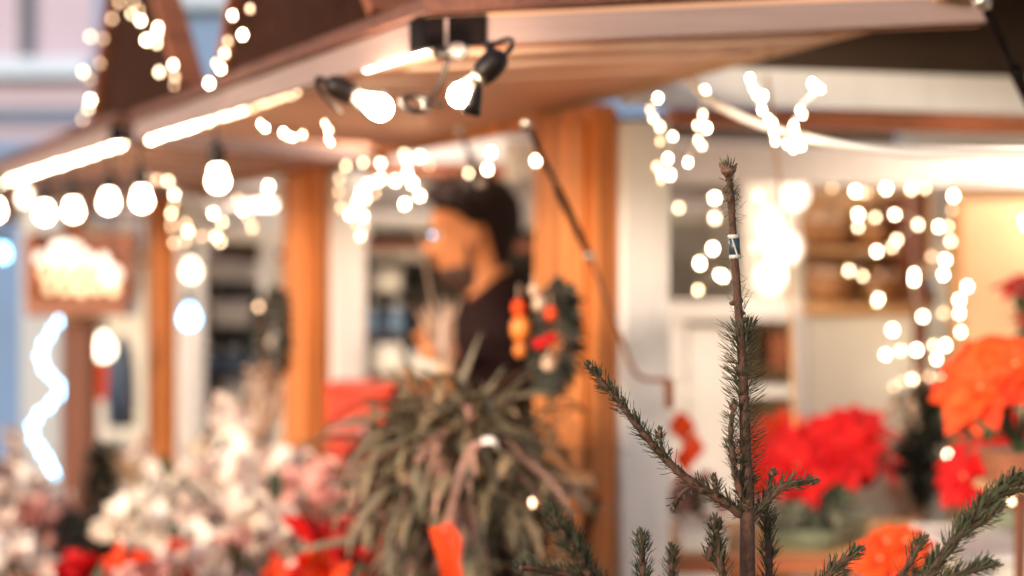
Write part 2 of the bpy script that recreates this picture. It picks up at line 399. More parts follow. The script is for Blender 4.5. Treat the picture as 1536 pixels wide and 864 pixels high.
def bulb_lamp(px, py, Y, axis, label, r=.022, cable_to=None, glow='bulb_hot'):
    c = P(px, py, Y)
    ax = Vector(axis).normalized()
    t = thing('light_bulb', label, 'light bulb', c, 'globe bulbs hung under the awning edge')
    bulb_geo(t, c, ax, r, glow)
    e = c - ax * (r * 1.55 + .046)
    up = cable_to if cable_to is not None else e + Z * .05
    bm = NB(); tube(bm, smooth_path([e + ax * .01, e - ax * .012, (e + up) / 2 - ax * .02, up]), .0035, 8); obj('cord', bm, 'black_rubber', t, smooth=True)
    return t

near = bulb_lamp(692, 141, 1.80, (-.73, .1, -.66), 'sharp globe bulb in a black socket under the near awning corner', r=.0185, cable_to=P(733, 70, 1.83))
bm = NB()
ball(bm, P(732, 102, 1.81), .0165, 14, (1, 1, 1.15)); obj('socket_cap', bm, 'black_rubber', near, smooth=True)
bm = NB(); tube(bm, [P(718, 112, 1.80), P(716, 128, 1.80), P(712, 148, 1.79), P(706, 172, 1.79)], [.006, .0065, .010, .0125], 12); obj('cord_plug', bm, 'black_rubber', near, smooth=True)
bm = NB(); tube(bm, smooth_path([P(722, 96, 1.81), P(728, 84, 1.81), P(738, 76, 1.82), P(728, 68, 1.82), P(742, 66, 1.84)], 4), .0045, 8); obj('cord_knot', bm, 'black_rubber', near, smooth=True)
bulb_lamp(567, 160, 1.98, (.75, .1, -.35), 'bright globe bulb pointing sideways from its socket, left of the sharp one', r=.0215, cable_to=P(512, 170, 2.0))
bulb_lamp(327, 272, 2.72, (.05, 0, -1), 'large glowing bulb hanging alone between the two nearest fairy light clusters', r=.0185, glow='bulb_far')
bulb_lamp(213, 302, 3.15, (.05, 0, -1), 'glowing bulb, rightmost of the row of big bulbs at the left', r=.0185, glow='bulb_far')
bulb_lamp(163, 305, 3.4, (-.05, 0, -1), 'glowing bulb over the right end of the lit wooden box', r=.0185, glow='bulb_far')
bulb_lamp(110, 318, 3.55, (.05, 0, -1), 'glowing bulb directly over the lit wooden box', r=.0185, glow='bulb_far')
bulb_lamp(67, 322, 3.7, (0, 0, -1), 'glowing bulb over the left end of the lit wooden box', r=.0185, glow='bulb_far')
bulb_lamp(-6, 318, 3.9, (0, 0, -1), 'glowing bulb cut by the left picture edge', r=.0185, glow='bulb_far')
bulb_lamp(38, 298, 4.6, (0, 0, -1), 'small far bulb at the left, above the row of big bulbs', r=.02, glow='bulb_mid')
bulb_lamp(155, 524, 5.0, (0, 0, -1), 'single cold white bulb hanging in the third stall left of the orange post', r=.036, glow='bulb_mid')
bulb_lamp(287, 408, 4.7, (0, 0, -1), 'upper of two pale bulbs in front of the shelves, right of the thin white post', r=.026, glow='bulb_mid')
b2 = bulb_lamp(284, 478, 4.7, (0, 0, -1), 'lower of two pale bulbs in front of the shelves, bluish', r=.028, glow=M['led_cool'])
bulb_lamp(4, 382, 4.6, (0, 0, -1), 'pale blue bulb at the left picture edge beside the lit box', r=.02, glow='led_cool')

# loose cord clutter and clear bulb beside the corner
t = thing('cord_loop', 'black cord with a loop dangling between the two nearest bulbs', 'cord', P(655, 120, 1.88))
bm = NB(); tube(bm, smooth_path([P(672, 88, 1.87), P(664, 115, 1.88), P(650, 142, 1.89), P(636, 165, 1.9), P(612, 163, 1.92), P(604, 150, 1.93), P(622, 144, 1.92), P(640, 150, 1.9), P(664, 158, 1.89)]), .0036, 8)
obj('cord', bm, 'black_rubber', t, smooth=True)
bm = NB(); tube(bm, [P(640, 145, 1.9), P(640, 168, 1.9)], .006, 8); obj('clip', bm, 'black_rubber', t)
t = thing('glass_bulb', 'small unlit clear bulb lying under the corner plate', 'light bulb', P(682, 77, 1.88))
bm = NB(); lathe(bm, P(672, 78, 1.88), [(.006, -.012), (.007, 0), (.011, .008), (.012, .016), (.008, .024), (.002, .028)], 14, (1, 0, .1)); obj('glass', bm, 'glass', t, smooth=True)
bm = NB(); lathe(bm, P(655, 80, 1.88), [(.005, -.006), (.008, 0), (.008, .012), (.006, .018)], 12, (1, 0, .1)); obj('socket', bm, 'black_rubber', t, smooth=True)

# fairy light strings
bm = NB(); ball(bm, (0, 0, 0), 1.0, 10); led_me = {}
for f in bm.faces: f.smooth = True
for nm in ('led_hot', 'led_mid', 'led_dim', 'led_cool'):
    me = bpy.data.meshes.new('bulb'); bm.to_mesh(me); me.materials.append(M[nm]); led_me[nm] = me
bm.free()
def fairy(pts, Y, label, r=.0036, kind='led_hot', dim=.4, cord=True, cm='clear_cord', jy=.04, anchor=None, cr=.0013, stretch=None):
    P3 = []
    for i, p in enumerate(pts):
        y = (Y(p[0], p[1]) if callable(Y) else Y) + rnd(-jy, jy) * .5
        P3.append(P(p[0], p[1], y))
    t = thing('fairy_light_string', label, 'fairy lights', P3[0], 'strings of fairy lights')
    rng = random.Random(int(pts[0][0] * 7 + pts[0][1]))
    for i, c in enumerate(P3):
        k = kind
        if kind != 'led_cool':
            x = rng.random(); k = 'led_dim' if x < dim else ('led_mid' if x < dim + (1 - dim) * .45 else 'led_hot')
        if len(P3) > 1 and dim > .05: g_ = 1 + rng.uniform(-.035, .035); c = P3[i] = Vector((c.x * g_, c.y * g_, EYE + (c.z - EYE) * g_))
        o = bpy.data.objects.new('bulb', led_me[k]); C.objects.link(o); o.parent = t
        o.location = c - t.location; q_ = r * rng.uniform(.8, 1.15); o.scale = (q_, q_, q_ * 1.5)
        if stretch and i in stretch:
            o.scale = (r * 1.1, r * 1.1, r * 3.2); o.rotation_euler = stretch[i]
    if cord:
        bm = NB()
        path = ([anchor] if anchor is not None else []) + P3
        tube(bm, smooth_path([p + Z * (r * 1.3) + Vector((0, .004, 0)) for p in path], 3), cr, 5); obj('cord', bm, cm, t)
    return t

edge_front = lambda px, py: 1.9 + max(0, (-.114 - (px - 768) / F * 1.9) / ((px - 768) / F + .585)) - .02
g1 = [(124,179),(133,162),(136,150),(136,119),(125,108),(150,95),(136,55),(155,58),(168,28),(179,4),(188,-20),(200,3),(208,15),(197,21),(211,31),(220,60),(237,41),(235,52),(235,65),(239,108),(260,97),(262,115),(262,128)]
fairy(g1, edge_front, 'warm fairy lights outlining the pointed gable at the upper left', dim=.35, cm='black_rubber', jy=.02)
g2 = [(314,125),(331,103),(325,95),(337,80),(342,62),(349,23),(364,52),(375,13),(388,-14)]
fairy(g2, edge_front, 'warm fairy lights up the left slope of the big dark gable', dim=.3, cm='black_rubber', jy=.02)
fairy([(590,12),(573,18),(585,8),(563,3),(555,-18)], 2.4, 'few warm lights at the top edge above the near awning corner', dim=.2, cm='black_rubber')
fairy([(221,270),(235,270),(252,272),(262,292),(261,305),(257,320),(257,338),(261,365),(279,335),(282,347),(278,362),(303,355),(324,355),(331,363),(333,333),(320,320),(357,298),(365,315),(372,327),(379,340),(378,343)], 3.2,
      'cluster of warm fairy lights hanging under the awning left of the second orange post', dim=.4)
fairy([(392,186),(398,192),(425,199),(432,204),(440,206),(454,202)], 2.15, 'short row of small sharp lights close under the awning', r=.0032, dim=.1, cm='black_rubber', jy=.01)
fairy([(488,185),(493,196),(493,208),(496,214)], 2.05, 'short bright light stick hanging left of the sideways bulb', r=.0034, dim=.1, cm='black_rubber', jy=.0)
fairy([(403,279),(401,285)], 3.0, 'lone warm light in front of the second orange post', dim=0)
fairy([(571,245),(545,244),(519,249),(509,268),(508,288),(512,312),(525,322),(545,325),(546,340),(541,354),(535,335),(535,305),(549,298),(540,300),(542,288),(552,276),(562,290),(565,272),(572,268),(548,284)], 3.0,
      'dense cluster of warm fairy lights above the dark shelves, left of the man', dim=.3)
fairy([(607,231),(611,240),(630,235),(644,248),(611,260),(593,271),(619,275),(630,294),(607,306)], 3.0, 'loose cluster of warm fairy lights nearest to the forehead of the man', dim=.4)
fairy([(703,260),(731,254),(736,229)], 2.9, 'three warm fairy lights just above the hair of the man', dim=.1)
fairy([(803,241),(806,243)], 2.5, 'lone bright light in front of the upper part of the broad orange post', dim=0, jy=0)
fairy([(648,352),(649,353)], 3.0, 'lone dim bluish light at the eyes of the man', kind='led_cool', dim=0, r=.0020, jy=0)
fairy([(987,147),(975,165),(980,178),(990,190),(990,212),(1009,205),(1002,238),(985,250),(992,260),(1005,262),(992,270)], 2.4, 'warm light strand hanging in front of the white post', dim=.15, r=.0036, cm='white_cable')
fairy([(1057,137),(1054,172),(1060,192),(1046,188),(1053,219),(1047,210),(1032,244)], 2.3, 'short light strand hanging from the start of the white cable', dim=.05, r=.0036, cm='white_cable')
fairy([(1125,118),(1129,132),(1145,144),(1134,142),(1143,165),(1152,178),(1160,185),(1160,200),(1163,212)], 2.0, 'icicle light strand crossing the white cable, left one of two', dim=.0, r=.0036, cm='white_cable', cr=.003, jy=.01)
fairy([(1218,125),(1224,130),(1232,134),(1200,166),(1204,172),(1190,190),(1194,200),(1202,218),(1190,223),(1180,216)], 2.0, 'icicle light strand crossing the white cable, right one of two', dim=.0, r=.0036, cm='white_cable', cr=.003, jy=.01)
fairy([(1018,312),(1072,297),(1072,327),(1069,373),(1050,395),(1085,415),(1080,412),(1047,435)], 3.1, 'warm light strand behind the bare fir tip, left of it', dim=.25, r=.0044)
fairy([(1137,293),(1134,370),(1142,300)], 3.2, 'two dim lights just right of the bare fir tip', dim=.9, r=.005)
fairy([(1180,284),(1190,290),(1200,287),(1248,282),(1283,287),(1293,289),(1300,290),(1329,283),(1367,284),(1387,283),(1430,294)], 3.15, 'top row of warm lights along the opening of the right hand stall', dim=.35, r=.0038)
fairy([(1287,322),(1287,341),(1313,326),(1342,322),(1377,337),(1345,360),(1338,371),(1315,377),(1273,406),(1294,414),(1317,448),(1315,453),(1337,495)], 3.15, 'warm light strand hanging before the wicker baskets', dim=.3, r=.0038)
fairy([(1428,315),(1422,340),(1408,340),(1426,362),(1397,385),(1418,390),(1371,411),(1415,412),(1371,420),(1384,475),(1415,470),(1439,450),(1451,430),(1439,470),(1441,498)], 3.1, 'warm light strand hanging at the edge of the beige panel', dim=.3, r=.0037)
fairy([(1339,495),(1328,532),(1351,526),(1375,525),(1400,518),(1418,518),(1405,539),(1341,580),(1353,573),(1369,569),(1394,565),(1412,565),(1418,575),(1424,612),(1427,635),(1421,682),(1417,698),(1435,728)], 3.1, 'warm light strand trailing down past the green garland', dim=.3, r=.0037)
fairy([(1536,330),(1538,338)], 2.8, 'lone bright light at the right picture edge', dim=0, r=.005)
fairy([(1515,750),(1518,752)], 2.0, 'small lone light behind the lower right fir branch', dim=1, r=.004, jy=0)
fairy([(572,652),(585,655)], 2.6, 'small warm light among the spiky grey leaves', dim=1, r=.004, jy=0)
fairy([(798,753),(799,755)], 2.2, 'pale small light at the lower end of the spiky leaves', dim=1, r=.004, jy=0)
fairy([(388,460),(392,480),(402,512)], 3.6, 'dim orange lights beside the dark wreath on the second orange post', dim=1, r=.005)
bp_ = smooth_path([(x, y, 0) for x, y in [(88,480),(76,500),(64,520),(62,540),(70,558),(85,572),(90,588),(76,606),(56,625),(48,645),(55,665),(68,684),(76,700),(82,712)]], 3)
blue = [(p.x + 3 * math.sin(i * 2.1), p.y) for i, p in enumerate(bp_)]
fairy(blue, 4.2, 'cold white light string curling down at the left', kind='led_cool', dim=0, r=.0052, jy=.01)

# LED strips behind the fascias: many small diodes on a thin rail
def led_strip(s0, s1, step, z, label, r=.0034):
    a = R(s0, -.612, z); b = R(s1, -.612, z)
    t = thing('light_strip', label, 'light strip', a, 'light strips behind the awning fascias')
    n = int((s1 - s0) / step); rng = random.Random(int(s0 * 100))
    for i in range(n):
        f = (i + .5) / n
        o = bpy.data.objects.new('diode', led_me['led_hot' if (f > .6 or s0 > 1) else ('led_mid' if f > .3 else 'led_dim')]); C.objects.link(o); o.parent = t
        o.location = a.lerp(b, f) - a + Vector((0, 0, rng.uniform(-.003, .003))); q_ = r * rng.uniform(.75, 1.2); o.scale = (q_, q_, q_)
    bm = NB(); box(bm, a + Z * .006 - IN * .006, b - a, IN * .012, Z * .004); obj('rail', bm, 'white_paint', t)
    bm = NB(); box(bm, a + Z * .020 - IN * .010, b - a, IN * .10, Z * .004); obj('added_reflector', bm, 'white_paint', t)  # added white board that spreads the diodes' glow along the underside
led_strip(-.02, .86, .022, .325, 'light strip of small diodes behind the nearest awning fascia')
led_strip(1.06, 2.42, .028, .336, 'light strip of small diodes behind the second awning fascia')
led_strip(2.52, 3.92, .034, .336, 'light strip of small diodes behind the third awning fascia', .005)

# white cable
t = thing('power_cable', 'thick white cable sagging from the awning to the right picture edge', 'cable', P(1060, 145, 2.15))
bm = NB(); tube(bm, smooth_path([P(1035, 120, 2.3), P(1060, 147, 2.2), P(1105, 172, 2.1), P(1150, 190, 2.05), P(1210, 207, 2.02), P(1290, 222, 2.0), P(1380, 232, 2.0), P(1470, 233, 2.0), P(1560, 233, 1.98), P(1700, 225, 1.95)]), .0062, 10)
obj('cable', bm, 'white_cable', t, smooth=True)

# struts of the flap
def strut(p0, p1, r, label, head=True, mid=None):
    t = thing('gas_strut', label, 'strut', p0, 'dark struts holding the awning')
    d = (p1 - p0).normalized(); L = (p1 - p0).length
    bm = NB(); tube(bm, [p0 + d * .02, p0 + d * L * .55], r * .62, 10); obj('rod', bm, 'black_metal', t, smooth=True)
    bm = NB(); tube(bm, [p0 + d * L * .45, p1 - d * .02], r, 12); obj('cylinder', bm, 'black_metal', t, smooth=True)
    for e in (p0, p1):
        bm = NB(); ball(bm, e, r * 1.5, 12); obj('ball_joint', bm, 'steel', t, smooth=True)
    return t
strut(P(790, 186, 2.15), P(884, 384, 2.52), .0068, 'dark thin strut from the awning to the broad orange post')
strut(P(1472, 2, 1.90), P(1575, 215, 2.1), .0088, 'dark strut with steel joint at the upper right corner')
strut(P(690, 196, 2.6), P(722, 275, 2.7), .0065, 'dark strut end above the hair of the man')
t = thing('hook_cord', 'thin dark cord slanting over the white post to a small hook', 'cord', P(884, 384, 2.5))
bm = NB(); tube(bm, smooth_path([P(884, 384, 2.52), P(905, 440, 2.52), P(930, 505, 2.54), P(955, 562, 2.55), P(990, 570, 2.56), P(1003, 572, 2.56), P(1004, 612, 2.57)]), .0042, 8); obj('cord', bm, 'brown_wood', t, smooth=True)
bm = NB(); tube(bm, [P(1003, 570, 2.56), P(1004, 612, 2.57)], .009, 10); obj('hook', bm, 'brown_wood', t)
t = thing('hanging_wire', 'thin brown wire hanging straight down right of the fir tip', 'wire', P(1165, 215, 2.6))
bm = NB(); tube(bm, smooth_path([P(1150, 112, 2.6), P(1167, 260, 2.6), P(1183, 420, 2.6), P(1192, 640, 2.6)]), .0032, 8); obj('wire', bm, 'tan_wood', t)
t = thing('hanging_wire', 'thin pale wire hanging in front of the shelves left of the second orange post', 'wire', P(288, 500, 4.2))
bm = NB(); tube(bm, smooth_path([P(288, 490, 4.2), P(289, 540, 4.2), P(279, 600, 4.2), P(284, 660, 4.2)]), .004, 8); obj('wire', bm, 'white_cable', t)

# lit wooden box with bulbs (left)
c = P(115, 410, 4.4)
t = thing('lit_box_sign', 'shallow wooden box holding a row of glowing bulbs at the left', 'lamp', c)
def wbox(t, name, m, px0, px1, py0, py1, Y, dY, bevel=0.004):
    bm = NB(); a = P(px0, py1, Y); b = P(px1, py0, Y); abox(bm, a.x, b.x, Y, Y + dY, a.z, b.z); return obj(name, bm, m, t, bevel=bevel)
wbox(t, 'back_board', 'brown_wood', 38, 190, 350, 470, 4.5, .03)
wbox(t, 'bottom_board', 'red_wood', 38, 190, 447, 474, 4.36, .13)
wbox(t, 'side_board', 'red_wood', 36, 46, 350, 447, 4.36, .13)
wbox(t, 'side_board', 'red_wood', 184, 194, 350, 447, 4.36, .13)
for i in range(5):
    for j in range(3):
        bm = NB(); lathe(bm, P(60 + i * 24 + j * 7, 386 + j * 22 + (i * 7) % 5, 4.40 + .03 * j), [(.003, .02), (.007, .017), (.015, .007), (.017, -.005), (.013, -.017), (.004, -.021)], 12); obj('glass_bulb', bm, 'lamp_glow' if j == 0 else 'bulb_soft', t, smooth=True)
bm = NB(); lathe(bm, P(100, 372, 4.40), [(.045, -.012), (.052, -.006), (.04, .015), (.014, .022)], 20); obj('shade', bm, 'lamp_glow', t, smooth=True)
bm = NB(); ball(bm, P(168, 412, 4.38), .03, 14); obj('globe', bm, 'lamp_glow', t, smooth=True)
bm = NB(); tube(bm, [P(46, 350, 4.5), P(46, 290, 4.5)], .004); tube(bm, [P(186, 350, 4.5), P(186, 290, 4.5)], .004); obj('hanger', bm, 'steel', t)

# pendant lamp inside the right stall
c = P(1165, 360, 3.75)
t = thing('pendant_lamp', 'cluster of glowing white glass globes behind the bare fir tip', 'lamp', c)
for px, py, r_ in ((1192, 292, .036), (1158, 336, .040), (1176, 372, .046), (1156, 418, .040)):
    bm = NB(); ball(bm, P(px, py, 3.75), r_, 18); obj('glass_globe', bm, 'lamp_glow', t, smooth=True)
bm = NB(); tube(bm, [P(1166, 300, 3.75), P(1166, 120, 3.75)], .004); obj('cord', bm, 'white_cable', t)

def area_or_point(name, loc, power, radius, col=(1, .78, .55)):
    l = bpy.data.lights.new(name, 'POINT'); l.energy = power; l.shadow_soft_size = radius; l.color = col
    o = bpy.data.objects.new(name, l); C.objects.link(o); o.location = loc; return o

# ------------------------------------------------------------------ interior furniture, right
def furn(name, label, cat, loc, group=None): return thing(name, label, cat, loc, group)
def gbase(px, Y): q = P(px, 432, Y); q.z = 0; return q
t = furn('white_cabinet', 'white open cabinet inside the stall, behind the fir tree', 'cabinet', gbase(1100, 3.9))
wbox(t, 'top_board', 'white_paint', 1005, 1200, 452, 482, 3.70, .35)
wbox(t, 'side_panel', 'white_paint', 1010, 1030, 482, 1400, 3.72, .32)
wbox(t, 'back_panel', 'beige', 1030, 1190, 482, 1400, 4.0, .02)
wbox(t, 'door', 'white_paint', 1034, 1112, 490, 1400, 3.71, .02)
wbox(t, 'shelf', 'white_paint', 1030, 1196, 580, 596, 3.72, .28)
wbox(t, 'shelf', 'white_paint', 1030, 1196, 700, 716, 3.72, .28)
wbox(t, 'drawer', 'red_wood', 1158, 1186, 500, 552, 3.78, .2)
t = furn('added_backboard', 'white board added behind the glowing glass globes to catch their glow', 'board', gbase(1160, 3.95))  # board added so the area around the globes blooms white
wbox(t, 'board', 'white_board', 1118, 1206, 272, 451, 3.98, .02)
wbox(t, 'foot', 'white_paint', 1112, 1212, 452, 460, 3.96, .06)
t = furn('cream_board', 'large plain cream board standing left of the hanging light strand', 'board', gbase(1290, 3.4))
wbox(t, 'board', 'white_board', 1212, 1372, 474, 1300, 3.40, .03)
wbox(t, 'edge_rail', 'tan_wood', 1206, 1376, 464, 474, 3.38, .06)
wbox(t, 'side_rail', 'white_paint', 1194, 1211, 470, 1300, 3.38, .06)
t = furn('side_panel', 'tall beige wooden panel filling the right edge of the stall', 'panel', gbase(1500, 3.3))
wbox(t, 'panel', 'beige', 1442, 1900, 282, 1330, 3.3, .03)
wbox(t, 'edge_strip', 'tan_wood', 1434, 1442, 282, 1330, 3.28, .06)
wbox(t, 'top_rail', 'white_paint', 1434, 1900, 258, 282, 3.28, .06)
t = furn('white_crate', 'white box at the lower right corner behind the fir branches', 'box', P(1500, 860, 2.3))
wbox(t, 'crate_body', 'white_board', 1458, 1700, 846, 1106, 2.35, .3, .006)
wbox(t, 'lid', 'white_paint', 1450, 1710, 836, 846, 2.33, .34, .003)
t = furn('wall_shelf', 'tan wall shelf carrying wicker baskets inside the right stall', 'shelf', P(1270, 460, 3.9))
wbox(t, 'shelf_board', 'tan_wood', 1200, 1400, 455, 466, 3.80, .3)
wbox(t, 'shelf_board', 'tan_wood', 1200, 1400, 372, 380, 3.84, .26)
wbox(t, 'back_board', 'tan_wood', 1200, 1400, 285, 466, 4.12, .02)
wbox(t, 'upright', 'brown_wood', 1355, 1372, 290, 466, 3.82, .28)
bask = None
for i, (px, py, Y, s_, lb) in enumerate([(1235, 372, 3.95, 1, 'wicker basket on the upper shelf, left of the other'), (1310, 372, 3.95, .9, 'wicker basket on the upper shelf, right of the other'),
                         (1245, 455, 3.92, 1.05, 'wicker basket on the lower shelf, left of the other'), (1325, 455, 3.92, .95, 'wicker basket on the lower shelf beside the brown upright')]):
    if bask is None:
        q = P(px, py, Y); bask = thing('wicker_basket', lb, 'basket', q, 'wicker baskets on the wall shelf')
        bm = NB(); lathe(bm, q, [(.045, 0), (.06, .03), (.066, .07), (.062, .072), (.055, .03), (.01, .008)], 20); obj('basket_body', bm, 'wicker', bask, smooth=True)
        bm = NB(); tube(bm, [q + Vector((.062 * math.cos(a), 0, .07 + .05 * math.sin(a))) for a in [i * PI / 10 for i in range(11)]], .005); obj('handle', bm, 'wicker', bask, smooth=True)
        bm = NB()
        for z_ in range(9): ball(bm, q + Vector((rnd(-.035, .035), rnd(-.035, .035), .07 + rnd(0, .015))), .018, 8)
        obj('filling', bm, 'straw', bask, smooth=True)
    else: dup(bask, P(px, py, Y), lb, rnd(0, 3), s_)
t = furn('wooden_shelf', 'low wooden shelf board under the red poinsettia and grey green pot', 'shelf', P(1180, 840, 2.9))
wbox(t, 'shelf_board', 'tan_wood', 1000, 1460, 828, 862, 2.75, .4)
wbox(t, 'front_edge', 'red_wood', 1000, 1460, 834, 860, 2.735, .014)
for px in (1090, 1560): wbox(t, 'leg', 'tan_wood', px, px + 22, 806, 1528, 3.11, .03)
t = furn('white_tray', 'low white tray between the white post and the fir trunk', 'tray', P(1050, 820, 2.7))
wbox(t, 'tray_base', 'white_board', 1022, 1090, 804, 829, 2.76, .15, .003)
wbox(t, 'rim', 'white_paint', 1020, 1092, 798, 804, 2.755, .16, .002)
t = furn('garland_pole', 'dark brown pole behind the hanging lights carrying a green garland', 'pole', gbase(1385, 3.25))
wbox(t, 'pole', 'brown_wood', 1374, 1392, 262, 1330, 3.36, .03)
t = furn('blue_clip', 'small blue and dark green clip hanging among the lights', 'clip', P(1396, 430, 3.0))
bm = NB(); tube(bm, [P(1393, 416, 3.0), P(1396, 432, 3.0)], [.005, .007]); obj('clip_head', bm, 'blue_item', t)
bm = NB(); tube(bm, [P(1396, 430, 3.0), P(1402, 456, 3.0)], [.007, .004]); obj('clip_tail', bm, 'needle_dark', t)

# shelves between the posts (dark units with pale goods)
def shelf_unit(px0, px1, rows, Y, label, seed, dark='dark_item'):
    rng = random.Random(seed)
    q = gbase((px0 + px1) / 2, Y)
    t = thing('shelf_unit', label, 'shelf', q, 'dark shelves with goods inside the stalls')
    x0 = P(px0, 0, Y).x; x1 = P(px1, 0, Y).x
    ztop = P(0, rows[0], Y).z + .03
    for x in (x0, x1 - .02):
        bm = NB(); abox(bm, x, x + .02, Y, Y + .28, 0, ztop); obj('upright', bm, 'white_paint', t)
    bm = NB(); abox(bm, x0 + .02, x1 - .02, Y + .26, Y + .28, 0, ztop); obj('back', bm, 'dark_item', t)
    for r in rows[1:]:
        z = P(0, r, Y).z
        bm = NB(); abox(bm, x0 + .02, x1 - .02, Y + .01, Y + .26, z - .018, z); obj('shelf_board', bm, dark, t)
    return t
shelf_unit(538, 1000, [352, 392, 438, 500, 560, 640], 4.75, 'dark shelf unit left of the man, behind the second stall post', 1)
shelf_unit(296, 398, [372, 424, 490, 560, 612, 680], 5.3, 'dark shelf unit between the two thinner orange posts', 2)
k = 0
boxk = thing('goods_box', 'flat pale box on the top shelf left of the man', 'box', P(560, 390, 4.8), 'pale boxes on the dark shelves')
q = P(560, 390, 4.8)
bm = NB(); abox(bm, q.x - .05, q.x + .05, q.y, q.y + .16, q.z, q.z + .05); obj('box_body', bm, 'white_board', boxk, bevel=.003)
bm = NB(); abox(bm, q.x - .053, q.x + .053, q.y - .003, q.y + .163, q.z + .051, q.z + .066); obj('lid', bm, 'white_paint', boxk, bevel=.003)
for px, py, Y, s_, lb in [(612, 391, 4.8, 1.0, 'flat pale box on the top shelf, nearest to the nose of the man'), (575, 437, 4.8, 1.2, 'wide pale box on the second shelf left of the man'),
                      (570, 560, 4.8, 1.5, 'wide pale box low on the shelf above the red box'), (640, 560, 4.8, 1.1, 'pale box low on the shelf beside the straw ornaments'),
                      (330, 423, 5.35, 1.3, 'pale box on the top shelf beside the two pale bulbs'), (372, 423, 5.35, 1.1, 'pale box on the top shelf next to the dark wreath'),
                      (345, 489, 5.35, 1.5, 'bright pale box in the middle of the far shelf unit'), (362, 611, 5.35, 1.5, 'large white box low in the far shelf unit')]:
    dup(boxk, P(px, py, Y), lb, 0, s_)
jar = thing('glass_jar', 'dark jar on the third shelf left of the straw ornaments', 'jar', P(560, 500, 4.8), 'dark jars on the shelves')
q = P(560, 500, 4.8)
bm = NB(); lathe(bm, q, [(.03, 0), (.034, .01), (.034, .07), (.02, .085)], 14); obj('jar_body', bm, 'blue_item', jar, smooth=True)
bm = NB(); lathe(bm, q + Z * .086, [(.022, 0), (.022, .015)], 14); obj('lid', bm, 'white_paint', jar)
for px, py, Y, lb in [(598, 500, 4.8, 'dark jar on the third shelf behind the straw ornaments'), (318, 560, 5.35, 'dark jar on the far shelf unit, left one'), (350, 560, 5.35, 'dark jar on the far shelf unit, middle one'), (385, 560, 5.35, 'dark jar on the far shelf unit, right one')]:
    dup(jar, P(px, py, Y), lb)

# far left: brown post and warm backdrop of the next stall
t = furn('brown_post', 'dark brown square post below the lit box at the left', 'post', gbase(112, 4.7))
wbox(t, 'post', 'brown_wood', 93, 134, 474, 1160, 4.65, .1)
wbox(t, 'cross_piece', 'tan_wood', 80, 148, 468, 482, 4.63, .03)
t = furn('white_post', 'pale grey post left of the cold white light string', 'post', gbase(20, 4.9))
wbox(t, 'post', 'grey_paint', 30, 92, 300, 1160, 4.9, .08)
t = furn('orange_sign', 'small orange red board hanging in the far stall', 'board', P(152, 580, 5.2))
wbox(t, 'board', 'orange_red', 138, 166, 545, 600, 5.2, .02)
wbox(t, 'frame', 'tan_wood', 136, 168, 540, 545, 5.19, .03, 0)
t = furn('blue_coat', 'blue grey coat hanging on a hook in the far stall', 'coat', P(180, 560, 5.2))
bm = NB(); lathe(bm, P(182, 640, 5.2), [(.05, 0), (.055, .1), (.05, .22), (.035, .30), (.012, .33)], 14); obj('coat_body', bm, 'blue_item', t, smooth=True)
bm = NB(); tube(bm, [P(174, 530, 5.2), P(170, 610, 5.15)], [.018, .014]); obj('sleeve', bm, 'blue_item', t, smooth=True)

# red box and orange table left of the man
t = furn('red_box', 'bright orange red box standing left of the man behind the spiky leaves', 'box', P(530, 640, 3.5))
wbox(t, 'box_body', 'red_box', 490, 582, 588, 642, 3.5, .22, .006)
wbox(t, 'lid', 'red_box', 486, 590, 578, 588, 3.49, .24, .004)
t = furn('wooden_table', 'orange wooden table top reaching left from under the red box', 'table', gbase(500, 3.5))
wbox(t, 'table_top', 'orange_wood', 412, 640, 690, 712, 3.45, .5)
for px in (425, 625):
    wbox(t, 'leg', 'orange_wood', px, px + 20, 712, 1380, 3.5, .05)
t = furn('red_packet', 'orange red packet on the wooden table below the red box', 'packet', P(515, 690, 3.45))
wbox(t, 'packet_body', 'red_box', 492, 540, 655, 690, 3.5, .1, .01)
wbox(t, 'flap', 'orange_red', 494, 538, 650, 655, 3.5, .08, .0)
t = furn('steel_tray', 'small shiny tray edge on the lower part of the broad orange post', 'tray', P(860, 730, 2.55))
wbox(t, 'tray', 'gold', 832, 892, 722, 734, 2.5, .12, .003)
wbox(t, 'bracket', 'black_metal', 834, 888, 735, 739, 2.5, .1, .0)
bm = NB(); tube(bm, [P(898, 745, 2.5), P(872, 820, 2.5)], .006); obj('brace', bm, 'black_metal', t)

# ------------------------------------------------------------------ foliage helpers
def leaf(bm, c, d, up, L, W, curl=.25, fold=.15):
    """a pointed leaf with thickness-less blade folded on its midrib, 4 quads"""
    d = d.normalized(); sd = d.cross(up)
    if sd.length < 1e-4: sd = d.cross(Vector((1, .1, 0)))
    sd.normalize(); n = sd.cross(d).normalized()
    prof = [(0, .15), (.3, .9), (.6, 1.0), (.85, .5), (1, .03)]
    rows = []
    for t_, w in prof:
        m = c + d * (L * t_) - n * (curl * L * t_ * t_)
        rows.append([bm.verts.new(m - sd * (W * w * .5) + n * (fold * W * w)), bm.verts.new(m), bm.verts.new(m + sd * (W * w * .5) + n * (fold * W * w))])
    for a, b in zip(rows, rows[1:]):
        bm.faces.new((a[0], a[1], b[1], b[0])); bm.faces.new((a[1], a[2], b[2], b[1]))

def rdir(rng, zmin=-1, zmax=1):
    z = rng.uniform(zmin, zmax); a = rng.uniform(0, 2 * PI); r = math.sqrt(1 - z * z)
    return Vector((r * math.cos(a), r * math.sin(a), z))

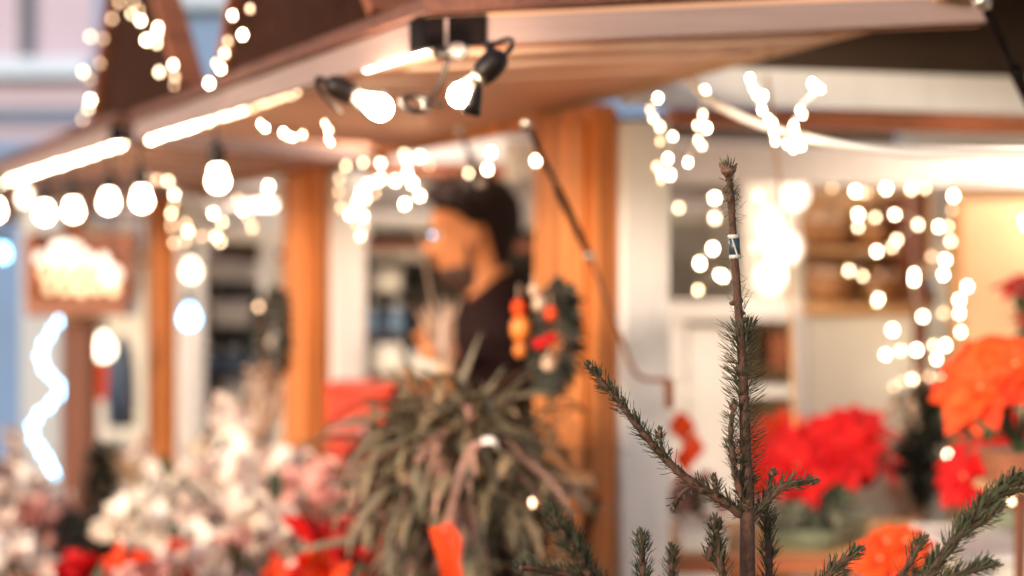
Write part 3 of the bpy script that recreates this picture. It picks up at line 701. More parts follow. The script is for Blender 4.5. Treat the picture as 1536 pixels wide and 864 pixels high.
def flower_plant(name, c, h, w, petal, label, seed, nfl=34, pot='terracotta', psize=.03, leafm='leaf', cat='plant', group='potted flowering plants'):
    """potted bushy plant, blossoms of five folded petals"""
    rng = random.Random(seed)
    t = thing(name, label, cat, c, group)
    c = Vector(c)
    bm = NB(); ph = h * .32; pr = w * .28
    lathe(bm, c, [(pr * .72, 0), (pr, ph * .85), (pr * 1.1, ph * .85), (pr * 1.1, ph), (pr * .95, ph), (pr * .9, ph * .8), (.005, ph * .78)], 20); obj('pot', bm, pot, t, smooth=False)
    bl = NB(); bs = NB(); bf = NB()
    for i in range(nfl):
        d = rdir(rng, .05, 1); rr = rng.uniform(.55, 1)
        tip = c + Vector((d.x * w * .5 * rr, d.y * w * .5 * rr, ph + d.z * (h - ph) * rr))
        o = c + Z * (ph * .9)
        mid = (o + tip) / 2 + Vector((0, 0, .02))
        tube(bs, [o, mid, tip], .0022, 5)
        ax = (tip - o).normalized()
        for k in range(6):
            a = rdir(rng); dd = (ax * rng.uniform(.2, .9) + a * .9).normalized()
            leaf(bf, tip, dd, a.cross(dd) + Z * .1, psize * rng.uniform(.8, 1.35), psize * .75, .25)
    for i in range(int(nfl * 1.6)):
        d = rdir(rng, -.2, .9); rr = rng.uniform(.3, .85)
        p = c + Vector((d.x * w * .5 * rr, d.y * w * .5 * rr, ph * .9 + max(-.02, d.z) * (h - ph) * rr))
        leaf(bl, p, (d + rdir(rng) * .5), Z, w * .20, w * .09)
    obj('stems', bs, 'leaf', t); obj('leaves', bl, leafm, t); obj('blossoms', bf, petal, t)
    return t

# table boards carrying the flowers in front of the stalls
for (s0, s1, off, z, lb) in ((-.3, 1.3, -.97, .78, 'nearest plant bench in front of the stalls'), (1.35, 2.9, -.97, .78, 'second plant bench in front of the stalls'), (2.95, 4.6, -.97, .78, 'farthest plant bench at the left')):
    q = R(s0, off, 0); q.z = 0
    t = thing('plant_bench', lb, 'bench', q, 'wooden benches carrying the potted plants')
    bm = NB(); box(bm, q + Z * z, U * (s1 - s0), IN * .90, Z * .025); obj('bench_top', bm, 'brown_wood', t, bevel=.003)
    for a in (.05, s1 - s0 - .1):
        for b in (.02, .82):
            bm = NB(); box(bm, q + U * a + IN * b, U * .04, IN * .04, Z * (z - .001)); obj('leg', bm, 'brown_wood', t)

BZ = .806
pr1 = pr2 = pr3 = None
protos = {}
def put(kind, px, ptop, Y, label, bz=BZ):
    """place a potted plant at pixel column px at depth Y, its top reaching pixel row ptop"""
    c = P(px, 432, Y); c.z = bz
    top = P(px, ptop, Y).z; H = top - bz
    spec = {'pale': ('petal_pale', .42, .34), 'cream': ('petal_cream', .42, .30), 'pink': ('petal_pink', .34, .30), 'redf': ('red', .28, .26), 'oran': ('orange_red', .28, .26)}[kind]
    if kind not in protos:
        protos[kind] = flower_plant('flowering_plant', c, spec[1], spec[2], spec[0], label, hash(kind) % 97 if False else {'pale': 3, 'cream': 5, 'pink': 8, 'redf': 11, 'oran': 13}[kind],
                                    nfl=22 if kind in ('pale', 'cream') else 20, psize=.060 if kind in ('pale', 'cream') else .05)
        r = protos[kind]; r.scale = (H / spec[1],) * 3
        return r
    return dup(protos[kind], c, label, rnd(0, 6), H / spec[1])
put('pale', 375, 632, 3.2, 'tall pale blossoming plant below the dark wreath, left of the orange table')
put('cream', 300, 648, 3.35, 'cream blossoming plant below the thin hanging wire')
put('pale', 235, 682, 3.4, 'pale blossoming plant in front of the third orange post')
put('cream', 222, 748, 2.9, 'low cream blossoming plant left of the bigger pale ones')
put('pale', 40, 690, 3.9, 'pale pink blossoming plant at the left picture edge')
put('pink', 75, 745, 3.4, 'pink blossoming plant low at the left below the light string')
put('pale', 20, 780, 3.1, 'pale plant in the lower left corner')
put('pale', 310, 770, 2.85, 'pale blossoming plant low in front of the cream one')
put('cream', 420, 740, 2.8, 'cream blossoming plant right beside the spiky leaves')
put('pink', 470, 690, 3.0, 'pink plant under the orange table, left of the spiky leaves')
put('redf', 125, 826, 2.9, 'red blossoming plant low between pale ones at the left')
put('oran', 228, 822, 2.8, 'orange red blossoming plant at the lower left bottom edge')
put('pink', 385, 790, 2.8, 'pink blossoming plant in front of the tall pale one')
put('oran', 462, 838, 2.5, 'orange red plant at the bottom edge left of the spiky leaves')
put('redf', 520, 770, 2.7, 'red plant half hidden by the spiky leaves')
put('pink', 180, 840, 2.6, 'small pink plant at the bottom edge between two red ones')

# small dark conifer at the left and dark greenery
def conifer(c, h, w, label, seed, n=700):
    rng = random.Random(seed)
    t = thing('small_conifer', label, 'conifer', c, 'small dark conifers'); c = Vector(c)
    bm = NB(); tube(bm, [c, c + Z * h], [.012, .003], 8); obj('trunk', bm, 'bark', t)
    bm = NB()
    for i in range(n):
        f = rng.random() ** 1.4; a = rng.uniform(0, 2 * PI); r = w * .5 * (1 - f) * math.sqrt(rng.random())
        p = c + Vector((r * math.cos(a), r * math.sin(a), h * (.08 + .9 * f)))
        leaf(bm, p, Vector((math.cos(a), math.sin(a), rng.uniform(-.2, .7))) + rdir(rng) * .5, Z, .045, .014)
    obj('foliage', bm, 'needle_dark', t)
    return t
conifer(P(152, 432, 3.05) - Z * (EYE - BZ), .46, .17, 'dark green conifer at the left in front of the thin orange post', 1)
conifer(P(112, 432, 3.2) - Z * (EYE - BZ), .30, .15, 'lower dark conifer left of the taller one, under the cold light string', 2)

# ------------------------------------------------------------------ spiky plant in the middle
def ribbon(bm, p0, d, L, W, droop, rng, n=9, twist=0.0):
    p = Vector(p0); d = d.normalized(); sd = d.cross(Z)
    if sd.length < .05: sd = Vector((1, 0, 0))
    sd.normalize(); rows = []
    sd = (sd + rdir(rng) * .5).normalized()
    for i in range(n + 1):
        f = i / n
        w = W * (math.sin(min(1, f * 2.2 + .25) * PI / 2)) * (1 - f ** 2.2) + .0006
        nn = sd.cross(d).normalized()
        rows.append([bm.verts.new(p - sd * w * .5 + nn * w * .18), bm.verts.new(p), bm.verts.new(p + sd * w * .5 + nn * w * .18)])
        p = p + d * (L / n); d = (d + Vector((0, 0, -droop / n)) + rdir(rng) * .03).normalized(); sd = (sd - d * sd.dot(d)).normalized()
    for a, b in zip(rows, rows[1:]):
        bm.faces.new((a[0], a[1], b[1], b[0])); bm.faces.new((a[1], a[2], b[2], b[1]))

rng = random.Random(21)
c = P(690, 432, 2.35); c.z = .80
t = thing('spiky_plant', 'big potted plant with long arching grey green leaves in front of the man', 'plant', c)
bm = NB(); lathe(bm, c, [(.10, 0), (.13, .18), (.14, .18), (.14, .21), (.12, .21), (.11, .19), (.01, .185)], 24); obj('pot', bm, 'terracotta', t)
bm = NB(); tube(bm, [c + Z * .18, c + Z * .30, c + Z * .40], [.03, .026, .02], 10); obj('stem', bm, 'bark', t)
lb = [NB(), NB()]
for i in range(560):
    d = rdir(rng, -.6, .95); hub = Vector((rng.gauss(0, .055), rng.gauss(0, .05), rng.uniform(.30, .60)))
    dd = (d + Vector((hub.x, hub.y, 0)) * 6 + rdir(rng) * .5).normalized()
    ribbon(lb[0], c + hub, dd, rng.uniform(.08, .19), rng.uniform(.008, .024), rng.uniform(.3, 2.4), rng)
for i in range(110):
    z0 = rng.uniform(.30, .58); d = rdir(rng, -.1, .8)
    ribbon(lb[1], c + Vector((0, 0, z0)), d, rng.uniform(.16, .26), rng.uniform(.014, .026), rng.uniform(.8, 2.0), rng)
obj('leaves', lb[0], 'spiky', t); obj('pale_leaves', lb[1], 'spiky_pink', t, label='pinkish paler leaves')
bm = NB()
for i in range(620):
    d = rdir(rng, -.4, 1); p = c + Z * .48 + Vector((d.x * .19, d.y * .16, d.z * .17)) * rng.uniform(.25, 1)
    leaf(bm, p, d * .6 + rdir(rng), Z, rng.uniform(.04, .075), rng.uniform(.010, .02), rng.uniform(.2, .9))
tw = obj('dry_leaves', bm, 'dry_leaf', t, label='small brown and olive dry leaves')
# second, lower one of the same kind, to the right
c2 = P(800, 432, 2.5); c2.z = .80
t = thing('spiky_plant', 'smaller grey green leafy plant against the broad orange post', 'plant', c2)
bm = NB(); lathe(bm, c2, [(.07, 0), (.09, .14), (.10, .14), (.10, .16), (.01, .15)], 20); obj('pot', bm, 'terracotta', t)
bm = NB()
for i in range(130):
    d = rdir(rng, -.1, .95); ribbon(bm, c2 + Vector((d.x * .02, d.y * .02, rng.uniform(.15, .52))), d, rng.uniform(.09, .17), rng.uniform(.008, .014), rng.uniform(.4, 1.6), rng)
obj('leaves', bm, 'spiky', t)
bm = NB(); tube(bm, [c2 + Z * .15, c2 + Z * .55], [.012, .006]); obj('stem', bm, 'bark', t)
# ribbon bow hanging in the plant
t = thing('ribbon_bow', 'pink ribbon with red lower ends hanging over the spiky leaves', 'ribbon', P(690, 680, 2.12))
bm = NB()
def strip(bm, pts, W, side=Vector((1, 0, 0)), th=.0015):
    pts = smooth_path(pts, 5); rows = []
    for p in pts: rows.append([bm.verts.new(p - side * W / 2), bm.verts.new(p + side * W / 2), bm.verts.new(p + side * W / 2 + Vector((0, th, 0))), bm.verts.new(p - side * W / 2 + Vector((0, th, 0)))])
    for a, b in zip(rows, rows[1:]):
        for k in range(4): bm.faces.new((a[k], a[(k + 1) % 4], b[(k + 1) % 4], b[k]))
strip(bm, [P(735, 662, 2.13), P(712, 668, 2.10), P(694, 700, 2.10), P(682, 740, 2.09), P(668, 800, 2.1)], .015, Vector((.8, .3, -.5)).normalized())
obj('ribbon_tail', bm, 'spiky_pink', t)
bm = NB(); strip(bm, [P(655, 790, 2.10), P(664, 820, 2.09), P(672, 850, 2.09), P(676, 900, 2.1)], .026, Vector((.9, .4, .1)).normalized()); strip(bm, [P(668, 785, 2.095), P(684, 812, 2.08), P(682, 845, 2.09), P(696, 900, 2.1)], .02, Vector((.7, -.6, .2)).normalized()); obj('ribbon_end', bm, 'orange_red', t, label='bright red lower end')
bm = NB(); strip(bm, [P(722, 662, 2.1), P(734, 660, 2.08), P(744, 664, 2.08), P(748, 670, 2.1)], .011, Vector((0, .5, .85)).normalized()); obj('knot', bm, 'white_pot', t, label='white highlight on the ribbon, put in as a small pale strip')  # pale strip painting in the highlight on the ribbon's bend

# ------------------------------------------------------------------ wreaths
def wreath(c, rx, rz, nrm, label, seed, thick=.035, n=420, extras=True):
    rng = random.Random(seed); c = Vector(c); nrm = Vector(nrm).normalized(); sx = nrm.cross(Z).normalized()
    t = thing('wreath', label, 'wreath', c, 'green wreaths hanging on the posts')
    bm = NB(); tube(bm, [c + sx * rx * math.cos(a) + Z * rz * math.sin(a) for a in [i * 2 * PI / 20 for i in range(21)]], thick * .35, 6, cap=False); obj('frame', bm, 'bark', t)
    bm = NB()
    for i in range(n):
        a = rng.uniform(0, 2 * PI); p = c + sx * rx * math.cos(a) + Z * rz * math.sin(a) + rdir(rng) * rng.uniform(0, thick * .6)
        tg = (-sx * math.sin(a) + Z * math.cos(a)) + rdir(rng) * .9
        leaf(bm, p, tg, nrm, .032, .011)
    obj('foliage', bm, 'needle_dark', t)
    return t
w = wreath(P(832, 508, 2.50), .028, .082, (-.6, -1, 0), 'narrow dark wreath with red bow on the broad orange post', 4, thick=.028)
t = thing('red_bow', 'small crimson bow on the wreath right of the man', 'bow', P(818, 512, 2.42))
for sg in (-1, 1):
    bm = NB(); q = P(818, 512, 2.42); ball(bm, q + Vector((sg * .010, 0, .004 * sg)), .012, 10, (1.1, .6, .8), jit=.3); obj('loop', bm, 'red', t, smooth=True)
bm = NB(); ball(bm, P(818, 513, 2.41), .007, 8); obj('knot', bm, 'red', t, smooth=True)
for px, py, r_, m_, lb in ((781, 493, .018, 'orange_orn', 'middle and largest of three orange dried slices hanging right of the man'), (778, 462, .012, 'orange_red', 'upper reddish ornament of three hanging right of the man'), (780, 525, .011, 'orange_orn', 'lowest small orange ornament hanging right of the man')):
    t = thing('hanging_ornament', lb, 'ornament', P(px, py, 2.5), 'orange ornaments hanging beside the wreath')
    bm = NB(); lathe(bm, P(px, py, 2.5) , [(.002, -r_ * 1.3), (r_ * .75, -r_ * .9), (r_, -r_ * .2), (r_ * .9, r_ * .7), (r_ * .3, r_ * 1.25)], 14); obj('ornament_body', bm, m_, t, smooth=True)
    bm = NB(); tube(bm, [P(px, py, 2.5) + Z * r_, P(px, py, 2.5) + Z * (r_ + .03)], .0012, 5); obj('thread', bm, 'straw', t)
for px, py, r_, m_, lb in ((808, 455, .010, 'straw', 'pale ornament left of the wreath top'), (800, 435, .008, 'straw', 'small pale ornament above the wreath'), (826, 470, .010, 'orange_red', 'small red ornament on the wreath top'), (822, 545, .011, 'straw', 'pale ornament at the wreath bottom')):
    t = thing('hanging_ornament', lb, 'ornament', P(px, py, 2.44), 'ornaments on the wreath')
    bm = NB(); lathe(bm, P(px, py, 2.44), [(.002, -r_ * 1.3), (r_ * .75, -r_ * .9), (r_, -r_ * .2), (r_ * .9, r_ * .7), (r_ * .3, r_ * 1.25)], 14); obj('ornament_body', bm, m_, t, smooth=True)
    bm = NB(); tube(bm, [P(px, py, 2.44) + Z * r_, P(px, py, 2.44) + Z * (r_ + .02)], .0012, 5); obj('thread', bm, 'straw', t)
wreath(P(410, 505, 3.62), .035, .105, (-.6, -1, 0), 'narrow dark wreath with dim orange lights on the second orange post', 5, thick=.035)
t = thing('dried_garland', 'pale dried straw garland trailing beside the second orange post', 'garland', P(395, 600, 3.6))
bm = NB(); rng = random.Random(9)
for i in range(260):
    f = rng.random(); p = P(388 + 14 * math.sin(f * 6), 560 + f * 110, 3.55) + rdir(rng) * .03
    leaf(bm, p, rdir(rng), Z, .035, .014)
obj('straw_leaves', bm, 'straw', t)
bm = NB(); tube(bm, smooth_path([P(388 + 14 * math.sin(f * .6), 560 + f * 11, 3.56) for f in range(11)], 2), .004, 5); obj('stem', bm, 'bark', t)

# straw / paper ornaments hanging in front of the man's chest
t = thing('straw_ornament', 'bundle of pale straw stars hanging before the chest of the man', 'ornament', P(640, 440, 3.0))
bm = NB(); rng = random.Random(14)
for i in range(16):
    a = PI * (.36 + .42 * i / 16); o = P(668, 556, 3.0) + Vector((rng.uniform(-.01, .01), rng.uniform(-.03, .03), 0))
    d = Vector((math.cos(a) * .5, rng.uniform(-.25, .25), math.sin(a)))
    ribbon(bm, o, d, rng.uniform(.09, .165), .022, .25, rng)
obj('straw_blades', bm, 'straw', t)
bm = NB()
for i in range(7):
    a = PI * (.40 + .32 * i / 7); ribbon(bm, P(664, 554, 2.98), Vector((math.cos(a) * .5, rng.uniform(-.2, .2), math.sin(a))), rng.uniform(.10, .16), .016, .2, rng)
obj('pale_blades', bm, 'petal_pale', t)
bm = NB(); ball(bm, P(668, 558, 3.0), .02, 10, jit=.3); obj('binding', bm, 'gold', t)
bm = NB(); tube(bm, [P(668, 556, 3.0), P(625, 330, 3.0)], .0015, 5); obj('thread', bm, 'straw', t)

# ------------------------------------------------------------------ poinsettias (right)
def poinsettia(c, r, mname, label, seed, n=5, pot='green_pot', ph=.12, tilt=(-.25, -.8, .55), spread=1.0, lsz=1.0):
    rng = random.Random(seed); c = Vector(c)
    t = thing('poinsettia', label, 'poinsettia', c, 'red poinsettias in the right hand stall')
    if ph:
        bm = NB(); lathe(bm, c, [(r * .38, 0), (r * .5, ph * .9), (r * .54, ph * .9), (r * .54, ph), (r * .46, ph), (.01, ph * .9)], 24); obj('pot', bm, pot, t, smooth=False)
    bl = NB(); br = NB(); bs = NB(); by = NB()
    for i in range(n):
        d = rdir(rng, .0, .9)
        h = c + Vector((d.x * r * .75 * spread, d.y * r * .6, ph + .05 + abs(d.z) * r * .8))
        tube(bs, [c + Z * ph * .8, (c + Z * ph + h) / 2 + Z * .01, h], .004, 6)
        ax = (Vector(tilt) + d * .7).normalized(); u, v = ring_frame(ax)
        for ring, (cnt, L, el) in enumerate(((6, r * .62, .15), (6, r * .46, .45), (5, r * .3, .8))):
            for k in range(cnt):
                a = 2 * PI * (k + .5 * ring) / cnt + rng.uniform(-.2, .2)
                dd = (u * math.cos(a) + v * math.sin(a)) + ax * el
                leaf(br, h + ax * .004 * ring, dd, ax, L * rng.uniform(.85, 1.15) * lsz, L * .55, rng.uniform(.1, .5), .12)
        fc = NB(); ball(fc, h + ax * .008, .0045, 8, jit=.5); obj('flower_centre', fc, 'gold', t)
        for k in range(9):
            a = rng.uniform(0, 2 * PI); leaf(bl, h - ax * rng.uniform(-.005, .03), (u * math.cos(a) + v * math.sin(a)), ax, r * .55, r * .3, .4)
    obj('stems', bs, 'leaf', t); obj('leaves', bl, 'leaf', t); obj('red_bracts', br, mname, t)
    return t
poinsettia(P(1248, 850, 2.9), .15, 'red', 'large deep red poinsettia in a grey green pot on the wooden shelf', 61, n=7, ph=.12)
poinsettia(P(1165, 826, 3.1), .14, 'orange_red', 'red poinsettia left of the large one, directly behind the fir trunk', 32, n=4, ph=.12, pot='white_pot')
poinsettia(Vector((.600, 2.2, .857)), .085, 'orange_red', 'orange red poinsettia behind the lower right fir branches', 33, n=6, ph=.24, pot='terracotta', tilt=(-.1, -.5, .8))
poinsettia(P(1530, 722, 2.25), .125, 'orange_red', 'bright orange red poinsettia at the right picture edge', 34, n=10, ph=.05, pot='terracotta', tilt=(-.3, -.8, .4))
poinsettia(P(1525, 785, 2.6), .12, 'red', 'small deep red poinsettia low at the right edge behind the fir branch', 35, n=6, ph=.03)
poinsettia(P(1545, 540, 2.7), .09, 'red', 'dark red and pale poinsettia at the top of the right edge', 36, n=3, ph=.03)
for (px, py, Y, lb) in ((1530, 722, 2.25, 'thin plant stand carrying the bright orange red poinsettia at the right edge'), (1545, 540, 2.7, 'taller thin plant stand carrying the topmost dark red poinsettia')):
    q = P(px, py, Y); q0 = q.copy(); q0.z = .856
    t = thing('plant_stand', lb, 'stand', q0, 'plant stands on the counter')
    bm = NB(); lathe(bm, q - Z * .010, [(.07, 0), (.072, .004), (.07, .009)], 24); obj('plate', bm, 'tan_wood', t)
    bm = NB(); tube(bm, [q0, q - Z * .011], .009, 10); obj('pole', bm, 'brown_wood', t)
    bm = NB(); lathe(bm, q0, [(.06, 0), (.06, .008), (.01, .014)], 20); obj('base', bm, 'brown_wood', t)
t = thing('red_ribbon', 'orange red ribbon hanging behind the fir branch beside the white post', 'ribbon', P(1030, 640, 2.8))
bm = NB(); strip(bm, [P(1008, 630, 2.8), P(1024, 640, 2.78), P(1034, 655, 2.8)], .045, Vector((.6, 0, .8)).normalized(), .003); obj('loop', bm, 'orange_red', t)
bm = NB(); strip(bm, [P(1050, 660, 2.8), P(1030, 685, 2.78), P(1018, 700, 2.8)], .04, Vector((.5, .1, -.8)).normalized(), .003); obj('tail', bm, 'orange_red', t)
# green garland on the pole
t = thing('green_garland', 'dark green leafy garland hanging on the brown pole', 'garland', P(1385, 600, 3.2))
rng = random.Random(41); bm = NB(); bp = NB()
for i in range(520):
    f = rng.random(); p = P(1384 + rng.gauss(0, 10) + 10 * math.sin(f * 7), 590 + f * 140, 3.22) + rdir(rng) * .02
    leaf(bm, p, rdir(rng), Z, .05, .02)
for i in range(140):
    f = rng.random(); p = P(1352 + 10 * math.sin(f * 7), 600 + f * 190, 3.24) + rdir(rng) * .03
    leaf(bp, p, rdir(rng), Z, .04, .02)
obj('leaves', bm, 'needle_dark', t); obj('dried_leaves', bp, 'straw', t)
bm = NB(); tube(bm, [P(1384, 570, 3.24), P(1380, 740, 3.24)], .005); obj('stem', bm, 'bark', t)
# grey succulents beside the fir trunk
t = thing('grey_plant', 'low grey green plant in a bowl right of the fir trunk', 'plant', P(1215, 826, 2.75))
bm = NB(); lathe(bm, P(1210, 828, 2.82), [(.05, 0), (.075, .03), (.08, .055), (.07, .05), (.01, .03)], 20); obj('bowl', bm, 'green_pot', t)
bm = NB(); rng = random.Random(5)
for i in range(160): leaf(bm, P(1210, 792, 2.82) + Vector((rng.uniform(-.06, .06), rng.uniform(-.05, .05), rng.uniform(-.02, .03))), rdir(rng, 0, 1), Z, .05, .024)
obj('leaves', bm, 'leaf_grey', t)
flower_plant('flowering_plant', P(1045, 800, 2.86) , .13, .13, 'petal_pink', 'small pink flowering plant on the white tray beside the white post', 51, nfl=26, pot='white_pot', psize=.02, leafm='leaf_grey')

# ------------------------------------------------------------------ the man
def fuse(name, bm, m, parent, voxel=.007, smooth_it=3):
    o = obj(name, bm, m, parent, smooth=True)
    r = o.modifiers.new('remesh', 'REMESH'); r.mode = 'VOXEL'; r.voxel_size = voxel; r.use_smooth_shade = True
    s = o.modifiers.new('smooth', 'SMOOTH'); s.factor = .5; s.iterations = smooth_it
    return o
def loft(bm, rows, n=28):
    """rows of (centre, forward, side, front, back, halfwidth)"""
    rings = []
    for (c_, f, s_, fr, bk, hw) in rows:
        ring = []
        for k in range(n):
            a = 2 * PI * k / n; x = math.cos(a); y = math.sin(a)
            ring.append(bm.verts.new(c_ + f * (x * (fr if x > 0 else bk)) + s_ * (y * hw)))
        rings.append(ring)
    for a, b in zip(rings, rings[1:]):
        for k in range(n): bm.faces.new((a[k], a[(k + 1) % n], b[(k + 1) % n], b[k]))
    bm.faces.new(list(reversed(rings[0]))); bm.faces.new(rings[-1])
Ym = 3.60
hx = (716 - 768) / F * Ym
man = thing('person', 'dark haired bearded man in profile, dark jacket, looking left from behind the counter', 'person', (hx + .03, Ym, 0))
fw = Vector((-1, .04, 0)).normalized(); sd = Vector((0, 1, 0)) - fw * 0; sd = fw.cross(Z).normalized()
chin = EYE + .020
H0 = Vector((hx, Ym, chin))
pit = Matrix.Rotation(math.radians(-7), 3, sd)      # head tipped a little down
def hp(f_, z_, s_=0): return H0 + pit @ (fw * f_ + Z * z_ + sd * s_)
pf = pit @ fw; pz = pit @ Z
prof = [(-.015, .045, .055, .045), (.0, .078, .062, .042), (.02, .094, .075, .050), (.045, .092, .085, .058), (.065, .096, .092, .063), (.085, .098, .098, .067),
        (.11, .094, .102, .071), (.125, .090, .104, .073), (.14, .098, .105, .074), (.165, .100, .105, .075), (.19, .090, .100, .071), (.21, .070, .085, .060), (.227, .04, .05, .038), (.235, .012, .015, .012)]
bm = NB()
loft(bm, [(H0 + pz * z_, pf, sd, fr, bk, hw) for z_, fr, bk, hw in prof])
# nose wedge, lips, brow ridge, ears
for z_, f_, r_ in ((.128, .090, .008), (.115, .100, .009), (.102, .110, .010), (.092, .117, .0115), (.086, .108, .013)): ball(bm, hp(f_, z_), r_, 8)
for s_ in (-.010, .010): ball(bm, hp(.102, .087, s_), .008, 8)
for z_ in (.066, .056): ball(bm, hp(.096, z_), .0085, 10, (1, 2.0, .8))
ball(bm, hp(.085, .018), .016, 10)
for s_ in (-.028, .028): ball(bm, hp(.090, .140, s_), .010, 8, (1, 2, .8))
for s_ in (-1, 1):
    ball(bm, hp(-.012, .105, s_ * .077), .020, 12, (.75, .35, 1.45)); ball(bm, hp(-.010, .082, s_ * .075), .010, 8)
# neck and trunk
tx = Vector((hx + .045, Ym, 0))
loft(bm, [(Vector((hx + .012, Ym, chin + .03)), fw, sd, .04, .065, .056), (Vector((hx + .02, Ym, chin - .03)), fw, sd, .045, .06, .056), (Vector((hx + .03, Ym, chin - .08)), fw, sd, .06, .075, .075),
          (tx + Z * 1.47, fw, sd, .09, .10, .17), (tx + Z * 1.35, fw, sd, .115, .115, .185), (tx + Z * 1.15, fw, sd, .11, .10, .155), (tx + Z * 1.0, fw, sd, .115, .11, .165), (tx + Z * .90, fw, sd, .11, .12, .165), (tx + Z * .84, fw, sd, .08, .09, .14)])
arms = {}
for s_ in (-1, 1):   # legs, arms, hands
    hip = tx + sd * (.09 * s_) + Z * .90; kn = hip + fw * .03 - Z * .43; an = hip - fw * .01 - Z * .82
    tube(bm, [hip, (hip + kn) / 2, kn, (kn + an) / 2 - fw * .01, an], [.088, .075, .056, .054, .038], 14)
    tube(bm, [an - Z * .03 - fw * .05, an - Z * .035, an - Z * .045 + fw * .10, an - Z * .05 + fw * .17], [.032, .04, .036, .022], 10)
    sh = tx + sd * (.175 * s_) + Z * 1.44
    el = sh + Vector((.01, .0, -.27)) + sd * (.03 * s_) + fw * .04
    wr = (P(664, 556, 3.3) if s_ == (1 if sd.y < 0 else -1) else P(640, 590, 3.55))
    arms[s_] = (sh, el, wr)
    tube(bm, [sh, (sh + el) / 2, el, (el + wr) / 2, wr], [.052, .046, .040, .036, .027], 12)
    hd = (wr - el).normalized(); hn = Vector((0, .25, 1)).normalized(); hs = hd.cross(hn).normalized()
    ball(bm, wr + hd * .045, .035, 12, (1.25, 1.05, .5))
    for q in range(4):   # fingers
        b0 = wr + hd * .078 + hs * ((q - 1.5) * .019); L = (.066, .076, .072, .056)[q]
        tube(bm, [b0 - hd * .02, b0 + hd * L * .4 - Z * .004, b0 + hd * L * .75 - Z * .018, b0 + hd * L * .92 - Z * .036], [.0095, .009, .0085, .007], 8)
    th = wr + hd * .02 - hs * .028
    tube(bm, [th, th + hd * .03 - hs * .022 - Z * .006, th + hd * .058 - hs * .028 - Z * .018], [.012, .011, .008], 8)
fuse('body', bm, 'skin', man, .006, 2)
for s_ in (-1, 1):
    bm = NB(); ball(bm, hp(.0765, .122, s_ * .031), .0125, 12); e = obj('eye', bm, 'eye_white', man, smooth=True)
    bm = NB(); ball(bm, hp(.0850, .121, s_ * .032), .0058, 10); obj('iris', bm, 'hair', e, smooth=True)
# hair: cap with tufts
bm = NB()
loft(bm, [(H0 + pz * z_ - pf * (.055 if z_ < .135 else 0), pf, sd, fr, bk, hw) for z_, fr, bk, hw in [(.015, .0, .012, .035), (.04, .005, .030, .052), (.075, .012, .052, .070), (.11, .018, .073, .084), (.13, .022, .077, .088), (.145, .005, .132, .090), (.165, .035, .132, .090), (.180, .070, .132, .088), (.195, .094, .128, .086), (.210, .092, .12, .083), (.230, .072, .104, .072), (.250, .045, .075, .05), (.258, .012, .03, .02)]])
rng = random.Random(77)
for i in range(170):
    d = rdir(rng, -.3, 1); 
    f_ = -d.x
    p = H0 + pz * .165 + Vector((d.x * .112, d.y * .085, d.z * .093))
    if (p - H0).dot(pf) > .035 and (p - H0).dot(pz) < .215: continue
    if (p - H0).dot(pf) > -.045 and (p - H0).dot(pz) < .135: continue
    dr = (d + rdir(rng) * .9 + Vector((-.1, 0, .1))).normalized()
    tube(bm, [p - dr * .01, p + dr * .012, p + dr * .030], [.011, .008, .003], 6)
fuse('hair', bm, 'hair', man, .005, 2)
bm = NB()
loft(bm, [(H0 + pz * z_, pf, sd, fr, bk, hw) for z_, fr, bk, hw in [(-.024, .064, -.01, .044), (-.004, .086, .004, .052), (.014, .1015, .004, .0585), (.028, .101, -.004, .0625), (.038, .096, -.02, .061), (.044, .084, -.035, .055)]])
for z_, s_ in ((.076, -.014), (.078, 0), (.076, .014), (.064, -.026), (.064, .026)): ball(bm, hp(.099 - abs(s_) * .35, z_, s_), .0075, 8, (1, 1.5, .7))
for z_ in (.05, .065, .08, .095, .11, .125): ball(bm, hp(-.002 + (.125 - z_) * .18, z_, .067), .011, 8, (1, .5, 1)); ball(bm, hp(-.002 + (.125 - z_) * .18, z_, -.067), .011, 8, (1, .5, 1))
fuse('beard', bm, 'beard', man, .005, 2)
# jacket: trunk + sleeves, trousers, shoes
bm = NB()
loft(bm, [(Vector((hx + .062, Ym, chin + .015)), fw, sd, .0, .062, .060), (Vector((hx + .045, Ym, chin - .02)), fw, sd, .045, .085, .072), (Vector((hx + .04, Ym, chin - .06)), fw, sd, .078, .105, .10), (tx + Z * 1.48, fw, sd, .105, .14, .19), (tx + Z * 1.35, fw, sd, .135, .15, .205), (tx + Z * 1.15, fw, sd, .125, .13, .175), (tx + Z * .92, fw, sd, .135, .135, .185)])
for s_ in (-1, 1):
    sh, el, wr = arms[s_]; tube(bm, [sh, (sh + el) / 2, el, el + (wr - el) * .4], [.068, .06, .054, .047], 14)
fuse('jacket', bm, 'sweater', man, .008, 3)
bm = NB()
loft(bm, [(tx + Z * .80, fw, sd, .10, .11, .15), (tx + Z * .90, fw, sd, .122, .132, .178), (tx + Z * .98, fw, sd, .122, .12, .172)])
for s_ in (-1, 1):
    hip = tx + sd * (.09 * s_) + Z * .90; kn = hip + fw * .03 - Z * .43; an = hip - fw * .01 - Z * .84
    tube(bm, [hip, (hip + kn) / 2, kn, an], [.10, .088, .07, .062], 14)
fuse('trousers', bm, 'denim', man, .010, 3)
for s_ in (-1, 1):
    an = tx + sd * (.09 * s_) - fw * .01 + Z * .07; bm = NB()
    tube(bm, [an - Z * .025 - fw * .06, an - Z * .02, an - Z * .028 + fw * .10, an - Z * .035 + fw * .19], [.036, .048, .042, .026], 12); obj('shoe', bm, 'black_rubber', man, smooth=True)

